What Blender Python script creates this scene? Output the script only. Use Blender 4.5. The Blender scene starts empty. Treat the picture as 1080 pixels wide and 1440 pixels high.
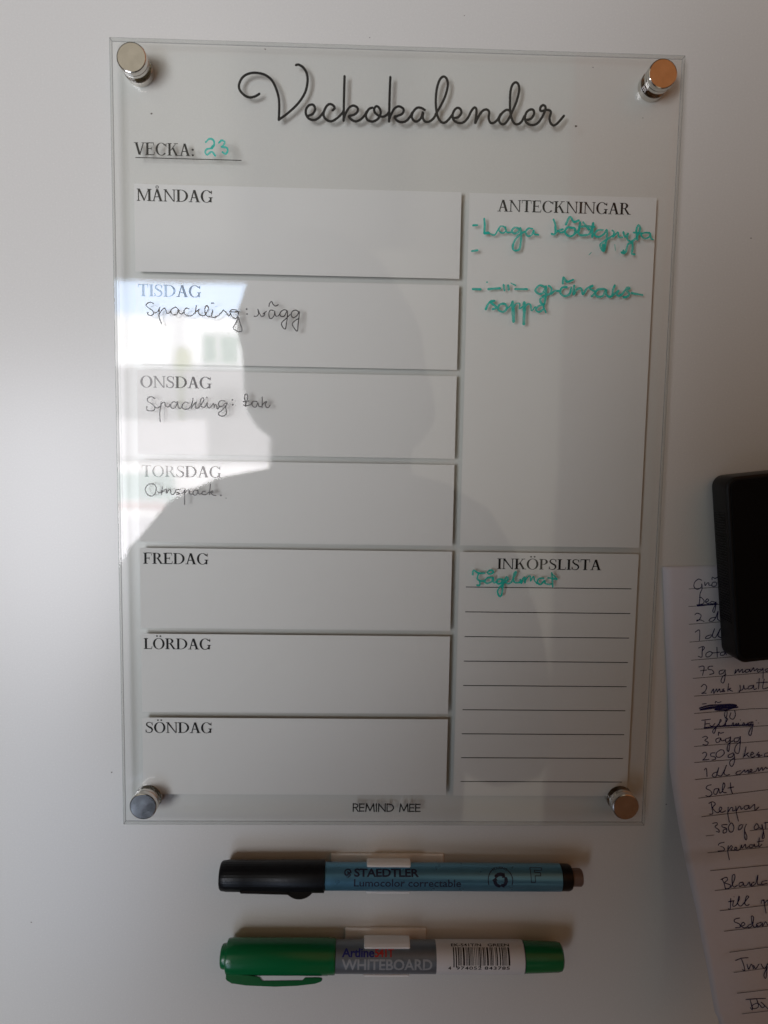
import bpy, bmesh, math, random
from mathutils import Vector, Matrix
random.seed(7)
SC = bpy.context.scene
COL = SC.collection
MM = 0.001

# ------------------------------------------------------------------ camera
# world: x right, z up, refrigerator door in the plane y = 0, viewer on the -y side
CAM_R = Matrix(((0.99950313, -0.01412525, -0.02817755),
                (-0.02667877, 0.09693679, -0.99493291),
                (0.01678512, 0.9951903, 0.09651178)))
CAM_P = Vector((-11.20356975, -290.31181686, 5.71528548)) * MM
F = 1040.0
cam = bpy.data.cameras.new('camera')
cam.sensor_fit = 'HORIZONTAL'
cam.sensor_width = 36.0
cam.lens = F / 1080.0 * 36.0
cam.clip_start = 0.005
cam.dof.use_dof = True            # small phone lens focused on the board: mirrored far things go soft
cam.dof.focus_distance = 0.287
cam.dof.aperture_fstop = 11.5
cam.clip_end = 100
camo = bpy.data.objects.new('camera', cam)
COL.objects.link(camo)
camo.matrix_world = Matrix.Translation(CAM_P) @ CAM_R.to_4x4()
SC.camera = camo
SC.view_settings.view_transform = 'Standard'
SC.view_settings.look = 'None'
SC.view_settings.exposure = 0.0
SC.view_settings.gamma = 1.0
SC.view_settings.use_curve_mapping = False
SC.cycles.use_denoising = True
SC.cycles.transparent_max_bounces = 24
SC.cycles.max_bounces = 12
SC.cycles.glossy_bounces = 6
SC.cycles.sample_clamp_indirect = 6.0


def at(px, py, d=0.0):
    """photo pixel -> world point on the plane d millimetres in front of the door"""
    v = CAM_R @ Vector(((px - 540) / F, (720 - py) / F, -1.0))
    t = (-d * MM - CAM_P.y) / v.y
    return CAM_P + v * t


def slope(px, py):
    v = CAM_R @ Vector(((px - 540) / F, (720 - py) / F, -1.0))
    return v.x / v.y, v.z / v.y


# ------------------------------------------------------------------ world: the room and its daylight window as an environment
W = bpy.data.worlds.new('World')
SC.world = W
W.use_nodes = True
nt = W.node_tree
nt.nodes.clear()


class E:
    """tiny node-expression helper"""
    def __init__(s, sock): s.s = sock
    @staticmethod
    def m(op, *a, clamp=False):
        n = nt.nodes.new('ShaderNodeMath'); n.operation = op; n.use_clamp = clamp
        for i, v in enumerate(a):
            if isinstance(v, E): nt.links.new(v.s, n.inputs[i])
            else: n.inputs[i].default_value = v
        return E(n.outputs[0])
    def __add__(s, o): return E.m('ADD', s, o)
    def __sub__(s, o): return E.m('SUBTRACT', s, o)
    def __mul__(s, o): return E.m('MULTIPLY', s, o)


def sstep(x, a, b):
    n = nt.nodes.new('ShaderNodeMapRange'); n.interpolation_type = 'SMOOTHSTEP'; n.clamp = True
    nt.links.new(x.s, n.inputs[0])
    n.inputs[1].default_value = a; n.inputs[2].default_value = b
    n.inputs[3].default_value = 0; n.inputs[4].default_value = 1
    if a > b:
        n.inputs[1].default_value = b; n.inputs[2].default_value = a
        n.inputs[3].default_value = 1; n.inputs[4].default_value = 0
    return E(n.outputs[0])


def rect(u0, u1, v0, v1, s=0.004):
    return sstep(UU, u0 - s, u0 + s) * sstep(UU, u1 + s, u1 - s) * sstep(VV, v0 - s, v0 + s) * sstep(VV, v1 + s, v1 - s)


def mix(fac, a, b):
    n = nt.nodes.new('ShaderNodeMix'); n.data_type = 'RGBA'
    nt.links.new(fac.s, n.inputs[0])
    for v, i in ((a, 6), (b, 7)):
        if isinstance(v, tuple): n.inputs[i].default_value = (*v, 1)
        else: nt.links.new(v, n.inputs[i])
    return n.outputs[2]


tc = nt.nodes.new('ShaderNodeTexCoord')
sx = nt.nodes.new('ShaderNodeSeparateXYZ')
nt.links.new(tc.outputs['Generated'], sx.inputs[0])
DX, DY, DZ = (E(sx.outputs[i]) for i in range(3))
FWD = E.m('MAXIMUM', DY * -1.0, 0.02)
UU = E.m('DIVIDE', DX, FWD)
VV = E.m('DIVIDE', DZ, FWD)


def win(px0, py0, px1, py1, s=0.004):
    a = slope(px0, py0); b = slope(px1, py1)
    return rect(min(a[0], b[0]), max(a[0], b[0]), min(a[1], b[1]), max(a[1], b[1]), s)


AMB = 1.0
c = mix(sstep(VV, -0.75, 0.35), (0.005, 0.0035, 0.0022), (0.016, 0.0125, 0.008))        # dim brown floor to the room above
c = mix(rect(-0.90, -0.17, 0.24, 0.85, 0.03), c, (0.35, 0.325, 0.27))             # pale wall over the window
c = mix(rect(-0.12, 0.02, 0.24, 0.85, 0.03), c, (0.11, 0.10, 0.08))
c = mix(sstep(UU, 0.03, 0.09) * rect(0.0, 0.264, 0.24, 0.85, 0.003), c, (0.27, 0.245, 0.195))
c = mix(rect(-0.05, 0.264, -0.60, 0.25, 0.003), c, (0.33, 0.30, 0.24))             # pale wall beside the window
c = mix(sstep(UU, 0.262, 0.268) * sstep(VV, 2.2, 1.2), c, mix(sstep(VV, -0.10, 0.45), mix(sstep(VV, -0.30, -0.42), (0.024, 0.015, 0.010), (0.050, 0.022, 0.011)), (0.24, 0.095, 0.036)))   # brown wooden cupboard on the right
c = mix(sstep(DY, -0.06, 0.02), c, (0.03, 0.026, 0.022))
c = mix(rect(-0.70, -0.352, -0.90, 0.125, 0.006), c, mix(sstep(VV, -0.48, -0.12), (1.5, 1.85, 2.5), (10.0, 10.3, 11.2)))             # glazed balcony door further left
WL, WR, WT, WB = -0.345, -0.125, 0.2015, -0.235
k = 1.0
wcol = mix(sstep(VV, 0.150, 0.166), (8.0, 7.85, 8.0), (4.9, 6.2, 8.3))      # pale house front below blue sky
tx = nt.nodes.new('ShaderNodeTexNoise'); tx.inputs['Scale'].default_value = 9
nt.links.new(tc.outputs['Generated'], tx.inputs[0])
wcol = mix(win(284, 468, 336, 514, 0.006), wcol, (2.9, 3.5, 3.2))          # window of the house across
wcol = mix(win(238, 436, 262, 520, 0.007), wcol, (6.0, 5.9, 6.1))          # downpipe
wcol = mix(win(306, 462, 312, 520, 0.003), wcol, (5.5, 5.6, 5.5))          # its glazing bar
wcol = mix(win(100, 484, 236, 489, 0.003), wcol, (6.2, 6.1, 6.2))
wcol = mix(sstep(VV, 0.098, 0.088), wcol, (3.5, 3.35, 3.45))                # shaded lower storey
wcol = mix(win(120, 588, 290, 645, 0.004), wcol, (5.9, 5.6, 5.8))          # balcony front
wcol = mix(win(249, 488, 259, 590, 0.004), wcol, (2.3, 2.35, 1.9))          # thin trunk
wcol = mix(win(244, 490, 270, 518, 0.008), wcol, (4.0, 4.1, 3.0))
wcol = mix(win(300, 545, 335, 580, 0.010), wcol, (2.5, 2.4, 2.45))
wcol = mix(sstep(VV, -0.030, -0.040), wcol, (7.8, 7.5, 7.6))
wcol = mix(win(60, 664, 246, 706, 0.005), wcol, (4.3, 4.9, 4.8))           # greenish pot on the sill
wcol = mix(win(60, 706, 262, 718, 0.004), wcol, (5.0, 3.9, 3.9))
wcol = mix(sstep(VV, -0.106, -0.112), wcol, (6.2, 5.9, 6.2))
n = nt.nodes.new('ShaderNodeMix'); n.data_type = 'RGBA'; n.blend_type = 'MULTIPLY'; n.inputs[0].default_value = 0.45
nt.links.new(wcol, n.inputs[6])
mr = nt.nodes.new('ShaderNodeMapRange'); nt.links.new(tx.outputs[0], mr.inputs[0])
mr.inputs[1].default_value = 0.3; mr.inputs[2].default_value = 0.7; mr.inputs[3].default_value = 0.75; mr.inputs[4].default_value = 1.2
nt.links.new(mr.outputs[0], n.inputs[7])
wcol = n.outputs[2]
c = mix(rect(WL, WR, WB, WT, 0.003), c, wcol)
c = mix(rect(WL, -0.305, -0.475, -0.44, 0.012), c, (1.0, 1.2, 1.6))           # cool light under the window
bg = nt.nodes.new('ShaderNodeBackground')
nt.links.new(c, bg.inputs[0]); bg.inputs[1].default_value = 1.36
wo = nt.nodes.new('ShaderNodeOutputWorld')
nt.links.new(bg.outputs[0], wo.inputs[0])
W.cycles.sampling_method = 'MANUAL'
W.cycles.sample_map_resolution = 2048

# ------------------------------------------------------------------ materials
MATS = {}


def principled(name, col, rough=0.5, metal=0.0, spec=0.5, bump=None, mottle=None, coat=0.0):
    m = bpy.data.materials.new(name); m.use_nodes = True
    t = m.node_tree; b = t.nodes['Principled BSDF']
    b.inputs['Base Color'].default_value = (*col, 1)
    b.inputs['Roughness'].default_value = rough
    b.inputs['Metallic'].default_value = metal
    b.inputs['Specular IOR Level'].default_value = spec
    if coat:
        b.inputs['Coat Weight'].default_value = coat
        b.inputs['Coat Roughness'].default_value = 0.06
    tcn = t.nodes.new('ShaderNodeTexCoord')
    if mottle:                                   # (scale, strength) slow uneven tone of the material itself
        no = t.nodes.new('ShaderNodeTexNoise'); no.inputs['Scale'].default_value = mottle[0]; no.inputs['Detail'].default_value = 5
        t.links.new(tcn.outputs['Object'], no.inputs[0])
        rp = t.nodes.new('ShaderNodeMapRange')
        rp.inputs[1].default_value = 0.3; rp.inputs[2].default_value = 0.7
        rp.inputs[3].default_value = 1 - mottle[1]; rp.inputs[4].default_value = 1 + mottle[1]
        t.links.new(no.outputs[0], rp.inputs[0])
        mx = t.nodes.new('ShaderNodeMix'); mx.data_type = 'RGBA'; mx.blend_type = 'MULTIPLY'; mx.inputs[0].default_value = 1
        mx.inputs[6].default_value = (*col, 1)
        t.links.new(rp.outputs[0], mx.inputs[7]); t.links.new(mx.outputs[2], b.inputs['Base Color'])
        r2 = t.nodes.new('ShaderNodeMapRange')
        r2.inputs[1].default_value = 0.3; r2.inputs[2].default_value = 0.7
        r2.inputs[3].default_value = rough * 0.88; r2.inputs[4].default_value = min(1, rough * 1.12)
        t.links.new(no.outputs[0], r2.inputs[0]); t.links.new(r2.outputs[0], b.inputs['Roughness'])
    if bump:                                     # (scale, strength, distance)
        no = t.nodes.new('ShaderNodeTexNoise'); no.inputs['Scale'].default_value = bump[0]; no.inputs['Detail'].default_value = 3
        t.links.new(tcn.outputs['Object'], no.inputs[0])
        bp = t.nodes.new('ShaderNodeBump'); bp.inputs['Strength'].default_value = bump[1]; bp.inputs['Distance'].default_value = bump[2]
        t.links.new(no.outputs[0], bp.inputs['Height']); t.links.new(bp.outputs[0], b.inputs['Normal'])
    MATS[name] = m
    return m


def ink(name, col, alpha0, alpha1, scale, rough=0.25, spec=0.5):
    """marker ink: streaky, lets what is behind show where it is thin"""
    m = principled(name, col, rough, spec=spec)
    t = m.node_tree; b = t.nodes['Principled BSDF']; out = t.nodes['Material Output']
    tcn = t.nodes.new('ShaderNodeTexCoord')
    no = t.nodes.new('ShaderNodeTexNoise'); no.inputs['Scale'].default_value = scale; no.inputs['Detail'].default_value = 3
    t.links.new(tcn.outputs['Object'], no.inputs[0])
    rp = t.nodes.new('ShaderNodeMapRange'); rp.inputs[1].default_value = 0.35; rp.inputs[2].default_value = 0.65
    rp.inputs[3].default_value = alpha0; rp.inputs[4].default_value = alpha1
    t.links.new(no.outputs[0], rp.inputs[0])
    tr = t.nodes.new('ShaderNodeBsdfTransparent'); ms = t.nodes.new('ShaderNodeMixShader')
    t.links.new(rp.outputs[0], ms.inputs[0]); t.links.new(tr.outputs[0], ms.inputs[1]); t.links.new(b.outputs[0], ms.inputs[2])
    t.links.new(ms.outputs[0], out.inputs[0])
    return m


def acrylic(name):
    """clear sheet: Fresnel mirror over straight-through transmission, on both faces"""
    m = bpy.data.materials.new(name); m.use_nodes = True
    t = m.node_tree; t.nodes.clear()
    out = t.nodes.new('ShaderNodeOutputMaterial')
    geo = t.nodes.new('ShaderNodeNewGeometry')
    io = t.nodes.new('ShaderNodeMapRange'); io.inputs[3].default_value = 1.49; io.inputs[4].default_value = 1 / 1.49
    t.links.new(geo.outputs['Backfacing'], io.inputs[0])
    fr = t.nodes.new('ShaderNodeFresnel'); t.links.new(io.outputs[0], fr.inputs[0])
    tr = t.nodes.new('ShaderNodeBsdfTransparent'); tr.inputs[0].default_value = (0.985, 0.99, 0.985, 1)
    gl = t.nodes.new('ShaderNodeBsdfGlossy'); gl.inputs['Roughness'].default_value = 0.012
    tcn = t.nodes.new('ShaderNodeTexCoord')
    no = t.nodes.new('ShaderNodeTexNoise'); no.inputs['Scale'].default_value = 26; no.inputs['Detail'].default_value = 2
    t.links.new(tcn.outputs['Object'], no.inputs[0])
    bp = t.nodes.new('ShaderNodeBump'); bp.inputs['Strength'].default_value = 0.05; bp.inputs['Distance'].default_value = 0.001
    t.links.new(no.outputs[0], bp.inputs['Height']); t.links.new(bp.outputs[0], gl.inputs['Normal'])
    ms = t.nodes.new('ShaderNodeMixShader')
    t.links.new(fr.outputs[0], ms.inputs[0]); t.links.new(tr.outputs[0], ms.inputs[1]); t.links.new(gl.outputs[0], ms.inputs[2])
    t.links.new(ms.outputs[0], out.inputs[0])
    MATS[name] = m
    return m


def acrylic_edge(name, col, fac):
    m = principled(name, col, 0.3)
    t = m.node_tree; b = t.nodes['Principled BSDF']; out = t.nodes['Material Output']
    tr = t.nodes.new('ShaderNodeBsdfTransparent'); tr.inputs[0].default_value = (0.9, 0.92, 0.91, 1)
    ms = t.nodes.new('ShaderNodeMixShader'); ms.inputs[0].default_value = fac
    t.links.new(tr.outputs[0], ms.inputs[1]); t.links.new(b.outputs[0], ms.inputs[2]); t.links.new(ms.outputs[0], out.inputs[0])
    return m


M_DOOR = principled('white_door_enamel', (0.67, 0.66, 0.615), 0.25, spec=0.32, bump=(420, 0.025, 0.0006), mottle=(1500, 0.022))
M_ACR = acrylic('clear_acrylic')
M_EDGE = acrylic_edge('acrylic_rim', (0.30, 0.31, 0.30), 0.55)
M_SIDE = acrylic_edge('acrylic_cut_side', (0.80, 0.81, 0.80), 0.22)
M_FIELD = principled('white_print', (0.74, 0.73, 0.695), 0.6, spec=0.2, mottle=(1500, 0.012))
M_PRINT = principled('black_print', (0.012, 0.011, 0.010), 0.6, spec=0.2)
M_TITLE = principled('charcoal_print', (0.022, 0.020, 0.017), 0.6, spec=0.2)
M_GREENINK = ink('green_marker_ink', (0.008, 0.46, 0.36), 0.72, 1.0, 500)
M_BLACKINK = ink('black_marker_ink', (0.018, 0.012, 0.009), 0.92, 1.0, 900, rough=0.25, spec=0.35)
M_STEEL = principled('nickel_plating', (0.66, 0.62, 0.57), 0.11, metal=1.0, mottle=(300, 0.06))
M_BLACKPL = principled('black_plastic', (0.007, 0.007, 0.008), 0.35, spec=0.25, bump=(900, 0.04, 0.001))
M_BLACKMAT = principled('black_matt_plastic', (0.003, 0.003, 0.0035), 0.6, spec=0.12, bump=(1500, 0.08, 0.001))
M_BLUE = principled('metallic_blue_plastic', (0.13, 0.33, 0.47), 0.30, metal=0.6, mottle=(200, 0.04))
M_NAVY = principled('navy_print', (0.006, 0.010, 0.035), 0.5)
M_PLUGTIP = principled('dull_brown_plastic', (0.16, 0.10, 0.075), 0.45)
M_GREENPL = principled('green_plastic', (0.004, 0.15, 0.045), 0.26, bump=(600, 0.04, 0.001))
M_SILVER = principled('silver_grey_barrel', (0.20, 0.22, 0.235), 0.38, metal=0.5, mottle=(200, 0.05))
M_LETTER = principled('pale_grey_print', (0.33, 0.34, 0.34), 0.5)
M_LABELW = principled('white_sticker', (0.74, 0.72, 0.69), 0.5, mottle=(120, 0.03))
M_RED = principled('red_print', (0.42, 0.025, 0.02), 0.5)
M_INDIGO = principled('dark_blue_print', (0.015, 0.02, 0.16), 0.5)
M_CLIP = principled('off_white_plastic', (0.92, 0.91, 0.87), 0.4, mottle=(90, 0.03))
M_PAPER = principled('note_paper', (0.72, 0.70, 0.735), 0.8, spec=0.2, bump=(240, 0.25, 0.001), mottle=(45, 0.03))
M_RULE = principled('printed_rule', (0.03, 0.025, 0.028), 0.8, spec=0.1)
M_PEN = ink('blue_black_pen', (0.010, 0.010, 0.085), 0.8, 1.0, 1500, rough=0.6, spec=0.2)
M_SPECK = principled('dirt_fleck', (0.11, 0.085, 0.07), 0.8)
M_CLOTH = principled('dark_grey_knit', (0.035, 0.033, 0.034), 0.9, spec=0.1, bump=(300, 0.3, 0.002))
M_HAIR = principled('brown_hair', (0.045, 0.03, 0.02), 0.5)
M_SKIN = principled('skin', (0.48, 0.30, 0.22), 0.5)

# ------------------------------------------------------------------ object helpers
ORIG = {}


def empty(name, loc, label, cat, group=None, rot=None):
    o = bpy.data.objects.new(name, None)
    COL.objects.link(o)
    o.empty_display_size = 0.01
    o.location = loc
    if rot: o.rotation_euler = rot
    o['label'] = label; o['category'] = cat
    if group: o['group'] = group
    ORIG[o] = Vector(loc)
    return o


def obj(name, bm, mat, parent=None, label=None, smooth=False, local=False):
    """link a bmesh (in world coordinates, or local ones) as one mesh object"""
    if parent is not None and not local:
        bmesh.ops.translate(bm, verts=bm.verts, vec=-ORIG[parent])
    me = bpy.data.meshes.new(name)
    bm.normal_update()
    bm.to_mesh(me); bm.free()
    for m in (mat if isinstance(mat, (list, tuple)) else [mat]): me.materials.append(m)
    if smooth:
        for p in me.polygons: p.use_smooth = True
    o = bpy.data.objects.new(name, me)
    COL.objects.link(o)
    if parent is not None:
        o.parent = parent
        ORIG[o] = ORIG[parent]
    else:
        ORIG[o] = Vector((0, 0, 0))
    if label: o['label'] = label
    return o


def autosmooth(o, deg=35):
    me = o.data
    for p in me.polygons: p.use_smooth = len(p.vertices) < 9
    bm = bmesh.new(); bm.from_mesh(me)
    for f in bm.faces:
        if len(f.verts) > 8:
            for e in f.edges: e.smooth = False
    for e in bm.edges:
        if len(e.link_faces) == 2 and e.calc_face_angle(0) > math.radians(deg): e.smooth = False
    bm.to_mesh(me); bm.free()


def box(bm, x0, x1, y0, y1, z0, z1, bevel=0.0, seg=2):
    r = bmesh.ops.create_cube(bm, size=1.0)
    vs = r['verts']
    for v in vs:
        v.co = Vector((x0 if v.co.x < 0 else x1, y0 if v.co.y < 0 else y1, z0 if v.co.z < 0 else z1))
    if bevel:
        es = list({e for v in vs for e in v.link_edges})
        bmesh.ops.bevel(bm, geom=es, offset=bevel, segments=seg, affect='EDGES', profile=0.5)


def lathe_x(bm, prof, segs=72, flute=None):
    """solid of revolution about the local x axis; prof = [(x, r)] in mm"""
    rings = []
    for x, r in prof:
        ring = []
        for i in range(segs):
            a = 2 * math.pi * i / segs
            rr = r
            if flute and flute[1] <= x <= flute[2]: rr = r * (1 + flute[3] * math.cos(flute[0] * a))
            ring.append(bm.verts.new((x * MM, -rr * math.cos(a) * MM, rr * math.sin(a) * MM)))
        rings.append(ring)
    for a, b in zip(rings, rings[1:]):
        for i in range(segs):
            j = (i + 1) % segs
            bm.faces.new((a[i], b[i], b[j], a[j]))
    bm.faces.new(rings[0][::-1] if False else rings[0]); bm.faces.new(rings[-1][::-1])
    bmesh.ops.recalc_face_normals(bm, faces=bm.faces)


def lathe_y(bm, cx, cz, prof, segs=64):
    """solid of revolution about an axis square to the door; prof = [(depth mm, r mm)]"""
    rings = []
    for d, r in prof:
        rings.append([bm.verts.new((cx + r * MM * math.cos(2 * math.pi * i / segs), -d * MM, cz + r * MM * math.sin(2 * math.pi * i / segs))) for i in range(segs)])
    for a, b in zip(rings, rings[1:]):
        for i in range(segs):
            j = (i + 1) % segs
            bm.faces.new((a[i], a[j], b[j], b[i]))
    bm.faces.new(rings[0]); bm.faces.new(rings[-1])
    bmesh.ops.recalc_face_normals(bm, faces=bm.faces)


def spline(pts, n=7):
    if len(pts) < 3: 
        return [(pts[0][0] + (pts[-1][0] - pts[0][0]) * i / 4, pts[0][1] + (pts[-1][1] - pts[0][1]) * i / 4) for i in range(5)]
    P = [pts[0]] + list(pts) + [pts[-1]]
    out = []
    for i in range(1, len(P) - 2):
        p0, p1, p2, p3 = P[i - 1], P[i], P[i + 1], P[i + 2]
        for k in range(n):
            t = k / n
            out.append(tuple(0.5 * (2 * p1[j] + (p2[j] - p0[j]) * t + (2 * p0[j] - 5 * p1[j] + 4 * p2[j] - p3[j]) * t * t
                                    + (3 * p1[j] - p0[j] - 3 * p2[j] + p3[j]) * t ** 3) for j in range(2)))
    out.append(tuple(pts[-1]))
    return out


def ribbon2(bm, pts, w, place, state, vary=0.0, taper=0.0):
    """flat pen stroke through 2D pts; place(u, v, lift) -> 3D; each bit lies a hair above the last"""
    q = [pts[0]]
    for p in pts[1:]:
        if (p[0] - q[-1][0]) ** 2 + (p[1] - q[-1][1]) ** 2 > 1e-12: q.append(p)
    pts = q
    N = len(pts)
    ph = random.random() * 6
    hw = []
    for i in range(N):
        f = 1 + vary * math.sin(ph + i * 0.45) + vary * 0.6 * math.sin(ph * 2 + i * 1.3)
        e = min(i, N - 1 - i) / max(1, N - 1)
        if taper: f *= 1 - taper * max(0, 1 - e / 0.12)
        hw.append(w * 0.5 * f)

    def disc(p, r):
        state[0] += 1e-6
        vs = [bm.verts.new(place(p[0] + r * math.cos(k * math.pi / 5), p[1] + r * math.sin(k * math.pi / 5), state[0])) for k in range(10)]
        bm.faces.new(vs)
    if N == 1:
        disc(pts[0], hw[0]); return
    prev = None
    for i in range(N):
        a = pts[max(0, i - 1)]; b = pts[min(N - 1, i + 1)]
        tx_, ty_ = b[0] - a[0], b[1] - a[1]
        L = math.hypot(tx_, ty_) or 1e-9
        nx, ny = -ty_ / L * hw[i], tx_ / L * hw[i]
        state[0] += 1e-6
        cur = (bm.verts.new(place(pts[i][0] + nx, pts[i][1] + ny, state[0])), bm.verts.new(place(pts[i][0] - nx, pts[i][1] - ny, state[0])))
        if prev: bm.faces.new((prev[0], cur[0], cur[1], prev[1]))
        prev = cur
        if 0 < i < N - 1:
            d1 = (pts[i][0] - pts[i - 1][0], pts[i][1] - pts[i - 1][1]); d2 = (pts[i + 1][0] - pts[i][0], pts[i + 1][1] - pts[i][1])
            cosv = (d1[0] * d2[0] + d1[1] * d2[1]) / ((math.hypot(*d1) * math.hypot(*d2)) or 1e-9)
            if cosv < 0.6: disc(pts[i], hw[i])
    disc(pts[0], hw[0] * 0.98); disc(pts[-1], hw[-1] * 0.98)


def strokes(bm, data, org, sc, w, plane, state, **kw):
    """traced strokes (enlarged-photo units) laid on a plane `plane` mm in front of the door; w in mm"""
    def place(x, z, lift): return Vector((x, -plane * MM - lift, z))
    for st in data:
        ww = w
        if isinstance(st, tuple) and isinstance(st[0], (int, float)) and isinstance(st[1], list): ww, st = st
        pts = []
        for zx, zy in (spline(st) if len(st) > 1 else st):
            p = at(org[0] + zx / sc, org[1] + zy / sc, plane)
            pts.append((p.x, p.z))
        ribbon2(bm, pts, ww * MM, place, state, **kw)


# ------------------------------------------------------------------ serif capitals (unit cap height)
T, t_, SF = 0.16, 0.068, 0.05


def g_poly(*p): return list(p)


def stem(x, y0=0, y1=1, w=T, top=True, bot=True, ov=0.085):
    s = [g_poly((x, y0), (x + w, y0), (x + w, y1), (x, y1))]
    for f, y, d in ((bot, y0, 1), (top, y1, -1)):
        if f:
            s.append(g_poly((x - ov, y), (x + w + ov, y), (x + w + ov, y + d * SF), (x - ov, y + d * SF)))
            s.append(g_poly((x - ov * 0.4, y + d * SF), (x + w + ov * 0.4, y + d * SF), (x + w, y + d * 0.09), (x, y + d * 0.09)))
    return s


def diag(x0, y0, x1, y1, w): return [g_poly((x0, y0), (x0 + w, y0), (x1 + w, y1), (x1, y1))]


def bar(x0, x1, y, w=t_): return [g_poly((x0, y), (x1, y), (x1, y + w), (x0, y + w))]


def serif(x0, x1, y, d): return [g_poly((x0, y), (x1, y), (x1, y + d * SF), (x0, y + d * SF))]


def ring(cx, cy, rx, ry, a0=0, a1=360, tx=T, ty=0.045, n=26):
    o, i_ = [], []
    s = []
    for k in range(n + 1):
        a = math.radians(a0 + (a1 - a0) * k / n)
        o.append((cx + rx * math.cos(a), cy + ry * math.sin(a)))
        i_.append((cx + (rx - tx) * math.cos(a), cy + (ry - ty) * math.sin(a)))
    for k in range(n): s.append(g_poly(o[k], o[k + 1], i_[k + 1], i_[k]))
    return s


def dotp(x, y, r=0.075): return [g_poly(*[(x + r * math.cos(k * math.pi / 7), y + r * math.sin(k * math.pi / 7)) for k in range(14)])]


def sstroke(pts, w):
    pts = spline(pts, 6); s = []; N = len(pts); L = []
    for i in range(N):
        a = pts[max(0, i - 1)]; b = pts[min(N - 1, i + 1)]
        l = math.hypot(b[0] - a[0], b[1] - a[1]); f = i / (N - 1)
        h = w(f) / 2
        L.append(((pts[i][0] - (b[1] - a[1]) / l * h, pts[i][1] + (b[0] - a[0]) / l * h), (pts[i][0] + (b[1] - a[1]) / l * h, pts[i][1] - (b[0] - a[0]) / l * h)))
    for a, b in zip(L, L[1:]): s.append(g_poly(a[0], b[0], b[1], a[1]))
    return s


def gl_A(): return diag(0.10, 0.0, 0.345, 1.0, t_ + .01) + diag(0.595, 0.0, 0.315, 1.0, T + .01) + bar(0.2, 0.6, 0.33) + serif(0.0, 0.26, 0, 1) + serif(0.50, 0.83, 0, 1)
def gl_C(): return ring(0.46, 0.5, 0.42, 0.52, 38, 322, T) + [g_poly((0.80, 0.99), (0.84, 0.99), (0.84, 0.70), (0.80, 0.72)), g_poly((0.72, 0.86), (0.80, 0.92), (0.82, 0.72), (0.78, 0.74))]
def gl_E(): return stem(0.1) + bar(0.2, 0.66, 0.95) + bar(0.2, 0.68, 0) + bar(0.2, 0.5, 0.49) + [g_poly((0.62, 1), (0.66, 1), (0.67, 0.77), (0.635, 0.77)), g_poly((0.63, 0), (0.68, 0), (0.715, 0.25), (0.68, 0.25)), g_poly((0.47, 0.4), (0.505, 0.4), (0.505, 0.63), (0.47, 0.63))]


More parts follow.
